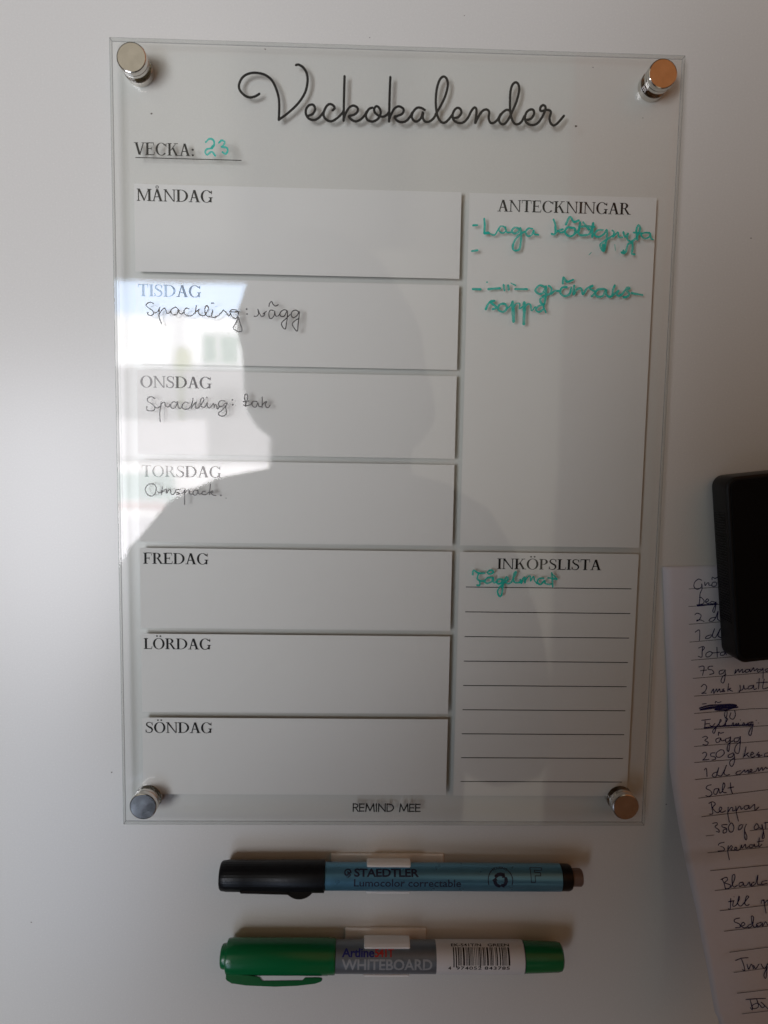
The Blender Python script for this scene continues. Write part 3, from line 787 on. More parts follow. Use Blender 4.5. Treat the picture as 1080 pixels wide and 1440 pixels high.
# --- blue fine-liner
D1 = 8.6
a, b = pen_frame(310, 1231.3, 818, 1233.8, D1)
rotb = math.atan2(a.z - b.z, b.x - a.x)
blue = empty('blue_marker', a, 'slim light blue marker with black cap, upper of two clipped pens', 'marker', rot=(0, rotb, 0))
view1 = math.atan2(CAM_P.z - a.z, CAM_P.y * -1 - D1 * MM)
def X1(px): return (at(px, 1232, D1).x - a.x) / MM
R1 = 5.25
bm = bmesh.new()
lathe_x(bm, [(0, 4.6), (0.1, 5.0), (0.7, 5.5), (2.2, 5.65), (2.5, 5.75), (10, 5.8), (24, 5.95), (24.3, 6.05), (X1(456.5), 6.1), (X1(457), 5.6)], 96, flute=(32, 0.5, 23.9, 0.012))
o = obj('cap', bm, M_BLACKPL, blue, local=True); autosmooth(o, 40)
capb = o
bm = bmesh.new()
c0, c1 = X1(402), X1(442)
arc_ = [(c0 + (c1 - c0) * i / 14, 5.0 + 3.35 * math.sin(math.pi * i / 14) ** 0.6) for i in range(15)]
strip(bm, [(c0, 4.4)] + arc_ + [(c1, 4.4)], 1.9, -0.95)
o = obj('clip_end', bm, M_BLACKPL, capb, local=True); autosmooth(o)
bm = bmesh.new(); strip(bm, [(X1(340), 5.3), (X1(340), 6.35), (X1(410), 6.75), (X1(410), 5.3)], 1.9, -0.95)
o = obj('clip_bar', bm, M_BLACKPL, capb, local=True); autosmooth(o)
bm = bmesh.new()
lathe_x(bm, [(X1(457.2), 5.0), (X1(457.5), R1), (X1(787), R1), (X1(787.4), R1 - 0.25)], 96)
barb = obj('barrel', bm, M_BLUE, blue, local=True); autosmooth(barb)
bm = bmesh.new()
lathe_x(bm, [(X1(787.6), 4.9), (X1(788), 5.1), (X1(799), 5.1), (X1(802.5), 4.6), (X1(803), 3.8)], 72)
o = obj('end_plug', bm, M_BLACKPL, blue, local=True); autosmooth(o)
bm = bmesh.new()
lathe_x(bm, [(X1(803.1), 3.2), (X1(804), 3.45), (X1(816), 3.45), (X1(818), 3.0)], 48)
o = obj('end_knob', bm, M_PLUGTIP, blue, local=True); autosmooth(o)
bm = fit_text('STAEDTLER', X1(498), X1(588), -0.25, 2.95, 0.03, 0.98); wrap(bm, R1, view1 + 0.0, 0.03)
obj('brand_lettering', bm, M_NAVY, barb, local=True)
bm = fit_text('Lumocolor correctable', X1(498), X1(646), -4.0, -1.0, 0.012); wrap(bm, R1, view1 + 0.0, 0.03)
obj('type_lettering', bm, M_NAVY, barb, local=True)
# round head emblem
bm = bmesh.new(); st = [0.0]
cx = X1(489.5); cz_ = 1.2
flat = bmesh.new()
def pl(u, v, l): return Vector((u, v, 0))
ribbon2(flat, spline([(cx + 1.1, cz_ + 0.3), (cx + 0.7, cz_ + 1.1), (cx - 0.3, cz_ + 1.35), (cx - 1.2, cz_ + 0.6), (cx - 1.1, cz_ - 0.5), (cx - 0.4, cz_ - 0.9), (cx + 0.1, cz_ - 0.3), (cx - 0.1, cz_ + 0.4)], 6), 0.55, pl, st)
ribbon2(flat, spline([(cx + 1.2, cz_ + 0.2), (cx + 0.5, cz_ - 0.1), (cx + 0.9, cz_ - 0.8), (cx + 0.1, cz_ - 1.5)], 6), 0.5, pl, st)
wrap(flat, R1, view1, 0.03); bm.free()
obj('head_emblem', flat, M_NAVY, barb, local=True)
# recycling mark in a ring with the tiny word over it
flat = bmesh.new(); cx = X1(700.5); cy_ = -1.3
def arcp(r, a0, a1, n=14): return [(cx + r * math.cos(math.radians(a0 + (a1 - a0) * i / n)), cy_ + r * math.sin(math.radians(a0 + (a1 - a0) * i / n))) for i in range(n + 1)]
ribbon2(flat, arcp(4.9, 125, 200), 0.35, pl, st); ribbon2(flat, arcp(4.9, 55, -20), 0.35, pl, st)
for kk in range(3):
    base = 90 + kk * 120
    ar = [(cx + 2.3 * math.cos(math.radians(base + s)), cy_ + 2.3 * math.sin(math.radians(base + s))) for s in (48, 20, -5, -28)]
    ribbon2(flat, ar, 1.35, pl, st)
    ang = math.radians(base - 30); tip = math.radians(base - 62)
    tri = [(cx + 1.1 * math.cos(ang), cy_ + 1.1 * math.sin(ang)), (cx + 3.5 * math.cos(ang), cy_ + 3.5 * math.sin(ang)), (cx + 2.2 * math.cos(tip), cy_ + 2.2 * math.sin(tip))]
    flat.faces.new([flat.verts.new((x_, y_, 0)) for x_, y_ in tri])
tx_ = fit_text('HOUSING', -36, 36, -0.62, 0.62, 0.02)
for v in tx_.verts:
    an = math.radians(90 - v.co.x); rr = 4.9 + v.co.y
    v.co = Vector((cx + rr * math.cos(an), cy_ + rr * math.sin(an), 0))
merge(flat, tx_)
wrap(flat, R1, view1, 0.03)
obj('recycling_mark', flat, M_NAVY, barb, local=True)
flat = bmesh.new()
fx, fy, fw, fh = X1(743), -1.9, X1(759) - X1(743), 5.6
ou = [(0, 0), (0.36, 0), (0.36, 0.42), (0.85, 0.42), (0.85, 0.64), (0.36, 0.64), (0.36, 0.80), (1, 0.80), (1, 1), (0, 1), (0, 0)]
for p, q in zip(ou, ou[1:]):
    ribbon2(flat, [(fx + p[0] * fw, fy + p[1] * fh), (fx + q[0] * fw, fy + q[1] * fh)], 0.28, pl, st)
wrap(flat, R1, view1, 0.03)
obj('outline_letter', flat, M_NAVY, barb, local=True)

# --- green whiteboard marker
D2 = 9.4
a, b = pen_frame(311, 1344.5, 790, 1345.5, D2)
rotg = math.atan2(a.z - b.z, b.x - a.x)
green = empty('green_marker', a, 'thick green whiteboard marker with barcode sticker, lower of two clipped pens', 'marker', rot=(0, rotg, 0))
view2 = math.atan2(CAM_P.z - a.z, CAM_P.y * -1 - D2 * MM)
def X2(px): return (at(px, 1345, D2).x - a.x) / MM
R2 = 6.1
bm = bmesh.new()
lathe_x(bm, [(X2(319), 5.6), (X2(320), 6.3), (X2(323), 6.6), (X2(330), 6.7), (X2(461), 6.75), (X2(462), 6.6), (X2(469), 6.6), (X2(471), 6.5), (X2(472), 6.2)], 96)
capg = obj('cap', bm, M_GREENPL, green, local=True); autosmooth(capg, 40)
bm = bmesh.new(); lathe_x(bm, [(X2(311), 3.6), (X2(312), 4.3), (X2(314), 4.6), (X2(318.8), 4.75)], 64)
o = obj('cap_nub', bm, M_GREENPL, capg, local=True); autosmooth(o, 40)
bm = bmesh.new()
outer = [(X2(321), 6.0), (X2(321.5), 8.0), (X2(330), 9.2), (X2(350), 9.9), (X2(390), 10.3), (X2(420), 10.0), (X2(445), 9.3), (X2(454), 8.5), (X2(455), 7.4)]
inner = [(X2(449), 7.1), (X2(430), 7.2), (X2(428), 8.1), (X2(372), 8.3), (X2(368), 7.0), (X2(340), 6.0)]
strip(bm, outer + inner, 2.2, -0.95)
o = obj('clip', bm, M_GREENPL, capg, local=True); autosmooth(o, 40)
bm = bmesh.new(); lathe_x(bm, [(X2(472.2), 5.8), (X2(472.5), R2), (X2(735), R2), (X2(735.3), 5.8)], 96)
barg = obj('barrel', bm, M_SILVER, green, local=True); autosmooth(barg)
bm = bmesh.new(); lathe_x(bm, [(X2(735.5), 5.6), (X2(736), 5.95), (X2(760), 5.75), (X2(783), 5.55), (X2(788), 5.2), (X2(790), 4.4)], 72)
o = obj('end_plug', bm, M_GREENPL, green, local=True); autosmooth(o, 40)
bm = bmesh.new()
lathe_x(bm, [(X2(612), R2 + 0.02), (X2(612), R2 + 0.08), (X2(734), R2 + 0.08), (X2(734), R2 + 0.02)], 96)
lab = obj('barcode_sticker', bm, M_LABELW, green, local=True); autosmooth(lab)
bm = fit_text('Artline', X2(481), X2(526), -0.35, 2.9, 0.025, 0.95); wrap(bm, R2, view2, 0.03); obj('brand_lettering', bm, M_INDIGO, barg, local=True)
bm = fit_text('541T', X2(526.5), X2(553), -0.3, 2.8, 0.03, 0.95); wrap(bm, R2, view2, 0.03); obj('number_lettering', bm, M_RED, barg, local=True)
bm = fit_text('WHITEBOARD', X2(481), X2(606), -5.3, -0.9, 0.02, 0.98); wrap(bm, R2, view2, 0.03); obj('type_lettering', bm, M_LETTER, barg, local=True)
RL = R2 + 0.08
bm = fit_text('EK-541T/N', X2(633), X2(675), 3.75, 5.1, 0.02); q = fit_text('GREEN', X2(684), X2(714), 3.75, 5.1, 0.02); merge(bm, q)
wrap(bm, RL, view2, 0.02); obj('code_lettering', bm, M_PRINT, lab, local=True)
flat = bmesh.new(); x = X2(635); xe = X2(716)
rnd = random.Random(4974)
mods = []
while sum(mods) < 95: mods.append(rnd.choice([1, 1, 2, 1, 3, 2, 1]))
ut = (xe - x) / sum(mods); i_ = 0
for k_, mm_ in enumerate(mods):
    if k_ % 2 == 0:
        w_ = mm_ * ut * 0.95
        lo = -3.9 if k_ in (0, 2, len(mods) - 1, len(mods) - 3, len(mods) // 2 // 2 * 2) else -3.2
        flat.faces.new([flat.verts.new((xx, yy, 0)) for xx, yy in ((x, lo), (x + w_, lo), (x + w_, 3.4), (x, 3.4))])
    x += mm_ * ut
wrap(flat, RL, view2, 0.02); obj('barcode', flat, M_PRINT, lab, local=True)
bm = fit_text('4', X2(628), X2(632), -5.0, -3.55, 0.02)
for s_, p0, p1 in (('974052', 639, 674), ('843785', 678, 713)):
    merge(bm, fit_text(s_, X2(p0), X2(p1), -5.0, -3.55, 0.02, 1.1))
wrap(bm, RL, view2, 0.02); obj('number_lettering', bm, M_PRINT, lab, local=True)


# ------------------------------------------------------------------ white spring clips holding the pens
def pen_clip(label, pa, rot, r, d, xa, xb, ja, jb, ptop, tipang):
    """back plate on the door and two curved jaws round a barrel of radius r; x in pen millimetres"""
    t = empty('pen_clip', (pa.x, 0, pa.z), label, 'pen clip', 'white spring clips holding the markers', rot=(0, rot, 0))
    h = ptop
    bm = bmesh.new(); box(bm, xa * MM, xb * MM, -1.5 * MM, -0.0001, -h * 0.92 * MM, h * MM, 0.5 * MM, 3)
    o = obj('back_plate', bm, M_CLIP, t, local=True); autosmooth(o)
    for sgn in (1, -1):
        bm = bmesh.new()
        ri, ro = r + 0.12, r + 1.35
        n_ = 22; a0 = math.radians(172); a1 = tipang if sgn > 0 else tipang + 0.05
        rings = []
        for i in range(n_ + 1):
            th = a0 + (a1 - a0) * i / n_
            rro = ro if i < n_ - 1 else ro - 0.3
            ring = []
            for xx, rr in ((ja, ri), (jb, ri), (jb, rro), (ja, rro)):
                p = cyl(xx, rr, th * sgn); p.y -= d * MM
                p.y = min(p.y, -1.45 * MM)
                ring.append(bm.verts.new(p))
            rings.append(ring)
        for A, B_ in zip(rings, rings[1:]):
            for i in range(4): bm.faces.new((A[i], A[(i + 1) % 4], B_[(i + 1) % 4], B_[i]))
        bm.faces.new(rings[0]); bm.faces.new(rings[-1])
        bmesh.ops.remove_doubles(bm, verts=bm.verts, dist=1e-6)
        bmesh.ops.recalc_face_normals(bm, faces=bm.faces)
        bmesh.ops.bevel(bm, geom=[e for e in bm.edges if e.is_manifold and e.calc_face_angle(0) > 0.9], offset=0.28 * MM, segments=3, affect='EDGES')
        o = obj('jaw', bm, M_CLIP, t, local=True); autosmooth(o)
    return t


pa = Vector((blue.location.x, 0, blue.location.z))
pen_clip('low white plastic clip gripping the blue marker', pa, rotb, R1, D1,
         (at(465, 1205, 1.5).x - pa.x) / MM, (at(624, 1205, 1.5).x - pa.x) / MM, X1(516.5), X1(577.5),
         (at(545, 1201.5, 1.5).z - (blue.location.z - math.sin(rotb) * 0.066)) / MM, math.radians(67))
pa = Vector((green.location.x, 0, green.location.z))
pen_clip('white plastic clip gripping the green marker, with deeper front tab', pa, rotg, R2, D2,
         (at(485, 1310, 1.5).x - pa.x) / MM, (at(599, 1310, 1.5).x - pa.x) / MM, X2(511.5), X2(575.5),
         (at(545, 1305, 1.5).z - green.location.z) / MM, math.radians(60))

# ------------------------------------------------------------------ handwritten recipe sheet
KN = [(700, 0.5), (1040, 0.8), (1078, 1.6), (1130, 6.0), (1188, 12.6), (1194, 12.9), (1216, 16.6), (1250, 19.2), (1340, 26.0), (1440, 35.0), (1520, 41)]


def pdepth(w):
    for (a_, da), (b_, db) in zip(KN, KN[1:]):
        if w <= b_:
            f = max(0, (w - a_) / (b_ - a_)); return da + (db - da) * f
    return KN[-1][1]


def pap(px, py, lift=0.0):
    w = py + 0.085 * (px - 960)
    d = pdepth(w) + 0.5 * math.sin(px * 0.013 + 0.4) * min(1, max(0, (w - 1040) / 200)) * 2 \
        + 0.22 * math.sin(px * 0.051 + py * 0.021) + 0.14 * math.sin(px * 0.034 - py * 0.062 + 1.0) + 0.10 * math.sin(py * 0.13 + px * 0.02)
    return at(px, py, d + lift)


note = empty('recipe_note', at(1010, 800, 0), 'lined paper recipe sheet in blue ink, its lower part curling off the door', 'paper note')
LEFT = [(790, 931.5), (797, 931.8), (850, 933.5), (900, 935.5), (950, 937.5), (1000, 939.8), (1050, 941), (1078, 941.5), (1100, 944.5), (1130, 949), (1160, 954), (1191, 960), (1220, 965.5), (1246, 971), (1280, 979), (1320, 986.5), (1360, 994.5), (1400, 1001), (1424, 1005.5), (1432, 1010), (1470, 1017), (1500, 1021)]


def leftx(y):
    for (a_, xa), (b_, xb) in zip(LEFT, LEFT[1:]):
        if y <= b_: return xa + (xb - xa) * max(0, (y - a_) / (b_ - a_))
    return LEFT[-1][1]


bm = bmesh.new(); uv = []
NR, NC = 130, 14
for i in range(NR + 1):
    row = []
    for j in range(NC + 1):
        f = j / NC
        y0 = 797 + (1500 - 797) * i / NR
        x0 = leftx(y0)
        px = x0 + (1132 - x0) * f
        py = y0 - 0.085 * (px - x0) * (0.35 if i == 0 else min(1, 0.35 + 0.65 * i / 20))
        row.append(bm.verts.new(pap(px, py)))
    uv.append(row)
for i in range(NR):
    for j in range(NC): bm.faces.new((uv[i][j], uv[i + 1][j], uv[i + 1][j + 1], uv[i][j + 1]))
bmesh.ops.recalc_face_normals(bm, faces=bm.faces)
o = obj('paper_sheet', bm, M_PAPER, note, smooth=True)
so = o.modifiers.new('thickness', 'SOLIDIFY'); so.thickness = 0.00012; so.offset = 1

RULES = [[(969, 828.2), (1012, 825.6)], [(968.5, 853), (1013, 849.8)], [(969, 878), (1014, 874.4)], [(970, 903), (1016, 899)], [(972, 928.5), (1032, 923.5)],
         [(974.5, 954), (1082, 945.3)], [(976.5, 979), (1082, 971)], [(976.5, 1003.4), (1056, 996.8), (1082, 996)], [(976.2, 1025.6), (1082, 1020.4)], [(976.2, 1049.8), (1082, 1041.6)],
         [(976.5, 1072.4), (1082, 1064)], [(977.8, 1096.4), (1082, 1085.4)], [(982.6, 1122.4), (1082, 1110.2)], [(986.8, 1148.6), (1082, 1137.5)], [(993, 1175.6), (1065, 1167), (1082, 1165.5)],
         [(995.4, 1199.3), (1082, 1190.8)], [(999, 1224.5), (1082, 1216.5)], [(1005.5, 1252.4), (1082, 1244.2)], [(1012.4, 1280.8), (1082, 1272.4)], [(1018.5, 1309.7), (1082, 1302.2)],
         [(1026, 1339.2), (1082, 1331.8)], [(1032.2, 1367.7), (1082, 1361)], [(1036.8, 1396.8), (1082, 1391.6)], [(1043.3, 1425.8), (1082, 1421.4)]]


def pstroke(bm, pts, w, st, lift=0.06, **kw):
    """pen stroke in photo pixels laid on the curled sheet"""
    kx = w / 0.27 / 2
    def place(u, v, l): return pap(u, v, lift + l * 1000)
    ribbon2(bm, pts, w / 0.272, place, st, **kw)


bm = bmesh.new(); st = [0.0]
for r_ in RULES:
    q_ = r_ if len(r_) > 2 else [(r_[0][0] + (r_[1][0] - r_[0][0]) * i / 8, r_[0][1] + (r_[1][1] - r_[0][1]) * i / 8) for i in range(9)]
    pstroke(bm, q_, 0.20, st, 0.05)
obj('ruled_lines', bm, M_RULE, note)
P3, P4, P5, P6, P7, P8 = ((965, 800), 9.391), ((965, 890), 9.391), ((965, 980), 9.391), ((965, 1070), 9.391), ((965, 1150), 9.391), ((965, 1220), 6.5455)
PW_ = 0.34
NOTE = [
    (P3, [[(205, 150), (160, 135), (110, 180), (105, 240), (150, 270), (200, 240), (205, 200), (210, 260), (185, 320), (180, 370)], [(245, 175), (250, 220), (280, 185), (300, 190), (300, 215), (330, 215)], [(390, 175), (350, 180), (340, 225), (390, 225), (405, 180)], [(340, 140), (345, 110), (380, 125), (415, 110)]]),
    (P3, [[(180, 370), (180, 400), (170, 465)], [(140, 475), (220, 460), (235, 420), (200, 380), (175, 375)], [(255, 440), (295, 420), (280, 395), (255, 425), (275, 455), (310, 450)], [(380, 440), (330, 430), (330, 460), (380, 455), (395, 440), (385, 520), (370, 575), (350, 555), (370, 500), (400, 460)], (0.6, [(150, 487), (270, 475), (410, 465)])]),
    (P3, [[(115, 605), (145, 585), (195, 610), (180, 660), (145, 690), (140, 678), (190, 675), (235, 695)], [(380, 640), (330, 650), (300, 685), (350, 690), (390, 640), (420, 560), (410, 650), (440, 685)]]),
    (P3, [[(120, 835), (175, 810), (175, 945)], [(330, 870), (270, 890), (255, 920), (310, 910), (350, 860), (375, 790), (345, 880), (380, 910), (420, 850), (450, 790), (420, 880), (460, 910)]]),
    (P4, [[(215, 190), (210, 260), (205, 320), (160, 310)], [(165, 200), (220, 180), (240, 200), (210, 240)], [(310, 245), (265, 270), (265, 315), (310, 310), (345, 265), (310, 245)], [(405, 190), (410, 320)], [(340, 265), (380, 262), (440, 255)], [(510, 250), (460, 260), (455, 295), (500, 290), (515, 255), (530, 290)]]),
    (P4, [[(165, 450), (235, 445), (215, 560)], [(190, 500), (270, 490)], [(350, 440), (300, 445), (290, 480), (340, 490), (365, 530), (310, 550)], [(490, 490), (440, 505), (440, 545), (490, 530), (515, 490), (510, 600), (490, 660), (460, 640), (480, 580), (525, 545)],
          [(640, 540), (655, 485), (650, 530), (690, 480), (700, 520), (740, 480), (745, 525), (780, 500)], [(830, 480), (785, 490), (790, 525), (830, 505), (840, 480), (850, 515), (890, 460), (900, 500), (940, 470)], [(990, 480), (945, 490), (950, 520), (1000, 490), (1015, 470), (1015, 600)], [(1085, 470), (1040, 490), (1060, 510), (1085, 495)]]),
    (P4, [[(200, 710), (235, 680), (270, 710), (250, 770), (205, 800), (240, 795), (265, 800)], [(330, 790), (360, 740), (365, 800), (400, 740), (410, 780), (440, 740), (450, 780), (480, 765)], [(500, 740), (480, 750), (510, 770), (480, 775)], [(560, 670), (555, 720), (550, 770)], [(550, 750), (590, 730), (570, 750), (610, 770)],
          [(710, 690), (715, 750), (700, 780)], [(700, 770), (750, 740), (760, 690), (770, 740), (810, 735)], [(880, 695), (830, 705), (820, 740), (870, 730), (890, 690), (895, 745), (930, 735)], [(965, 600), (955, 740)], [(1030, 610), (1010, 730), (1060, 730), (1085, 715)], [(930, 660), (1000, 655), (1075, 650)]]),
    (P5, [(0.55, [(175, 150), (300, 115), (450, 105), (600, 100), (660, 115), (500, 120), (300, 140), (185, 172), (350, 150), (550, 135), (680, 135), (500, 150), (380, 168), (520, 172), (640, 140)]), [(215, 95), (265, 88)], [(385, 85), (390, 60), (420, 75), (460, 65)], [(520, 180), (505, 240), (525, 280), (540, 220), (535, 180)], [(640, 180), (650, 240), (620, 295), (575, 270), (590, 210)]]),
    (P5, [[(205, 310), (320, 295)], [(250, 320), (245, 410)], [(245, 360), (310, 350)], [(310, 370), (340, 390), (380, 350)], [(400, 390), (370, 480), (350, 450), (400, 390), (460, 320), (450, 300), (435, 380), (490, 380), (545, 300), (530, 290), (520, 375), (560, 385)], [(600, 380), (620, 340), (630, 385), (660, 350), (670, 380), (690, 345), (700, 380)], [(715, 305)], [(740, 380), (760, 340), (780, 375), (810, 350)], [(860, 330), (820, 350), (830, 380), (880, 330), (870, 440), (850, 510), (825, 480), (860, 400)], [(925, 310)], [(955, 345)], (0.55, [(240, 410), (500, 385), (885, 370)])]),
    (P5, [[(215, 535), (260, 520), (280, 545), (245, 575), (290, 600), (270, 635), (220, 630)], [(440, 540), (395, 560), (400, 600), (440, 590), (455, 545), (470, 580), (510, 570)], [(425, 510), (430, 465), (450, 480), (495, 470)], [(570, 540), (520, 560), (530, 600), (570, 580), (585, 530), (575, 640), (560, 720), (540, 690), (560, 620), (620, 580)], [(690, 540), (640, 550), (640, 595), (690, 580), (715, 525), (710, 650), (690, 745), (640, 720), (660, 640), (720, 590)]]),
    (P5, [[(215, 745), (250, 730), (270, 760), (240, 815), (220, 835), (300, 825)], [(380, 740), (330, 745), (325, 780), (370, 790), (390, 820), (340, 835)], [(450, 700), (400, 740), (400, 790), (450, 795), (500, 750), (490, 705), (450, 700)], [(620, 740), (560, 770), (560, 800), (610, 790), (630, 750), (640, 840), (610, 915), (580, 900), (580, 850), (640, 800)],
          [(790, 660), (775, 740), (755, 800)], [(760, 790), (820, 740), (800, 760), (830, 795)], [(850, 770), (890, 750), (870, 730), (850, 770), (870, 800), (910, 780)], [(960, 730), (930, 770), (970, 760), (950, 790), (1000, 770)], [(1085, 740), (1040, 750), (1040, 790), (1085, 780)]]),
    (P6, [[(240, 120), (265, 100), (275, 205)], [(400, 150), (360, 165), (345, 200), (390, 210), (420, 130), (430, 90), (405, 170), (430, 195), (470, 190), (520, 90), (530, 60), (500, 160), (530, 190), (570, 180)],
          [(720, 130), (670, 145), (660, 175), (700, 180), (750, 140), (770, 120), (780, 150), (820, 120), (820, 160), (870, 125), (850, 110), (840, 145), (880, 150), (920, 140)], [(920, 140), (950, 90), (960, 135), (1000, 85), (1010, 125), (1050, 85), (1060, 100), (1085, 95)]]),
    (P6, [[(330, 315), (280, 330), (265, 365), (320, 395), (340, 440), (300, 470), (260, 460)], [(430, 365), (375, 375), (365, 430), (400, 440), (430, 370), (440, 420), (470, 410), (510, 330), (495, 290), (480, 340), (485, 410), (530, 420)], [(585, 290), (590, 370), (610, 430)], [(550, 360), (625, 345)]]),
    (P6, [[(330, 550), (340, 620), (350, 695), (310, 705)], [(300, 560), (350, 540), (385, 570), (350, 620), (400, 680), (440, 670), (470, 630), (450, 610), (435, 650), (470, 680), (520, 660)], [(555, 610), (550, 700), (570, 810)], [(550, 680), (590, 620), (615, 620), (615, 660), (650, 650)], [(655, 600), (665, 690), (690, 795)], [(665, 660), (700, 600), (720, 610), (725, 640), (755, 620)], [(820, 590), (770, 600), (775, 640), (815, 630), (830, 590), (835, 630), (870, 600), (900, 575), (905, 600), (910, 650), (960, 610)]]),
    (P7, [[(350, 75), (400, 65), (410, 90), (380, 120), (430, 160), (435, 190), (400, 180)], [(540, 90), (480, 95), (475, 120), (530, 140), (530, 190), (490, 200), (495, 160), (530, 150)], [(590, 70), (560, 120), (570, 180), (610, 185), (630, 130), (610, 75), (590, 70)], [(730, 90), (700, 110), (690, 160), (730, 140), (750, 90)], [(795, 85), (770, 160), (800, 240), (795, 290), (775, 270), (770, 180)],
          [(930, 75), (900, 120), (910, 155), (960, 130), (940, 80)], [(960, 130), (1000, 140), (1000, 90), (1020, 180), (1030, 260), (1005, 270), (1020, 180)], [(1035, 70), (1085, 60)], [(1050, 60), (1050, 140)]]),
    (P7, [[(500, 325), (440, 340), (430, 370), (490, 390), (500, 430), (420, 440)], [(555, 370), (550, 450), (570, 555)], [(550, 430), (590, 370), (610, 390), (590, 420), (640, 430), (670, 400), (650, 390), (640, 425), (690, 430), (720, 400)], [(720, 400), (730, 360), (740, 400), (780, 350), (790, 400), (830, 380)], [(890, 360), (840, 360), (840, 395), (880, 385), (900, 350), (910, 385), (950, 370)], [(965, 265), (960, 380), (1000, 350)], [(940, 320), (1020, 305)]]),
    (P8, [[(330, 105), (350, 150), (360, 195)], [(320, 110), (370, 90), (380, 115), (355, 140), (405, 160), (395, 190), (360, 195)], [(410, 185), (445, 110), (445, 65), (425, 80), (425, 150), (440, 180), (470, 165)], [(520, 135), (490, 145), (490, 175), (520, 160), (525, 140), (535, 170), (560, 160), (580, 135), (590, 165), (605, 155)], [(625, 135), (600, 150), (605, 170), (640, 145), (660, 70), (655, 150), (690, 155)], [(745, 120), (700, 130), (700, 155), (745, 145)]]),
    (P8, [[(410, 285), (405, 380), (390, 380)], [(390, 315), (440, 305)], [(435, 310), (430, 355), (460, 345), (490, 290), (485, 265), (475, 330), (500, 355), (530, 330), (560, 290), (575, 270), (555, 265), (540, 330), (560, 350), (580, 340)], [(440, 270)], [(715, 295), (725, 360), (735, 420)], [(690, 330), (700, 300), (718, 310)], [(720, 330), (750, 300), (755, 330)]]),
    (P8, [[(490, 465), (450, 475), (445, 500), (490, 520), (495, 550), (455, 555)], [(500, 545), (540, 525), (525, 505), (505, 530), (530, 555), (570, 545)], [(600, 520), (570, 535), (575, 555), (610, 530), (620, 460), (600, 450), (610, 520), (630, 550), (660, 530)], [(690, 505), (650, 520), (655, 545), (690, 530), (700, 510), (705, 540), (730, 500), (750, 530)]]),
    (P8, [[(455, 855), (510, 835), (570, 830)], [(510, 845), (530, 900), (540, 950), (520, 940)], [(560, 890), (575, 935), (600, 890), (620, 930)], [(620, 900), (640, 930), (670, 890)], [(690, 890), (720, 930), (755, 880)], [(745, 890), (735, 1015), (715, 990), (745, 920)]]),
    (P8, [[(550, 1215), (640, 1208), (730, 1205)], [(590, 1220), (600, 1260), (610, 1310), (590, 1290)], [(650, 1215), (665, 1280), (620, 1300), (610, 1270), (660, 1250), (700, 1290), (720, 1270), (690, 1240)], [(720, 1270), (755, 1300)]]),
]
for (org, sc), data in NOTE:
    bm = bmesh.new(); st = [0.0]
    for s_ in data:
        w_ = PW_
        if isinstance(s_, tuple): w_, s_ = s_
        pts = [(org[0] + zx / sc, org[1] + zy / sc) for zx, zy in (spline(s_, 6) if len(s_) > 1 else s_)]
        pstroke(bm, pts, w_, st, 0.10, vary=0.08)
    obj('handwritten_line', bm, M_PEN, note)

# ------------------------------------------------------------------ black magnetic holder at the right edge
tl = at(1020, 671.5, 13); bl = at(1035.5, 934, 13); tr = at(1080, 665, 13)
dn = (bl - tl); H = dn.length; dn.normalize()
rt = Vector((-dn.z, 0, dn.x))
if rt.x < 0: rt = -rt
hold = empty('magnetic_holder', tl + dn * H * 0.5 + rt * 0.021 + Vector((0, 0.013, 0)), 'black rounded magnetic block clamping the recipe paper at the right', 'magnet block')


def rrect(w, h, r, n=8):
    out = []
    for cx_, cy2, a0 in ((w - r, h - r, 0), (r, h - r, 90), (r, r, 180), (w - r, r, 270)):
        for k in range(n + 1):
            a_ = math.radians(a0 + 90 * k / n); out.append((cx_ + r * math.cos(a_), cy2 + r * math.sin(a_)))
    return out


def slab(bm, loops):
    rings = []
    for (x0, y0, w, h, r, d) in loops:
        rings.append([bm.verts.new(tl + rt * (x0 + p[0]) * MM + dn * (y0 + h - p[1]) * MM + Vector((0, (13 - d) * MM, 0))) for p in rrect(w, h, r)])
    for A, B_ in zip(rings, rings[1:]):
        n_ = len(A)
        for i in range(n_): bm.faces.new((A[i], A[(i + 1) % n_], B_[(i + 1) % n_], B_[i]))
    bm.faces.new(rings[0]); bm.faces.new(rings[-1])
    bmesh.ops.recalc_face_normals(bm, faces=bm.faces)


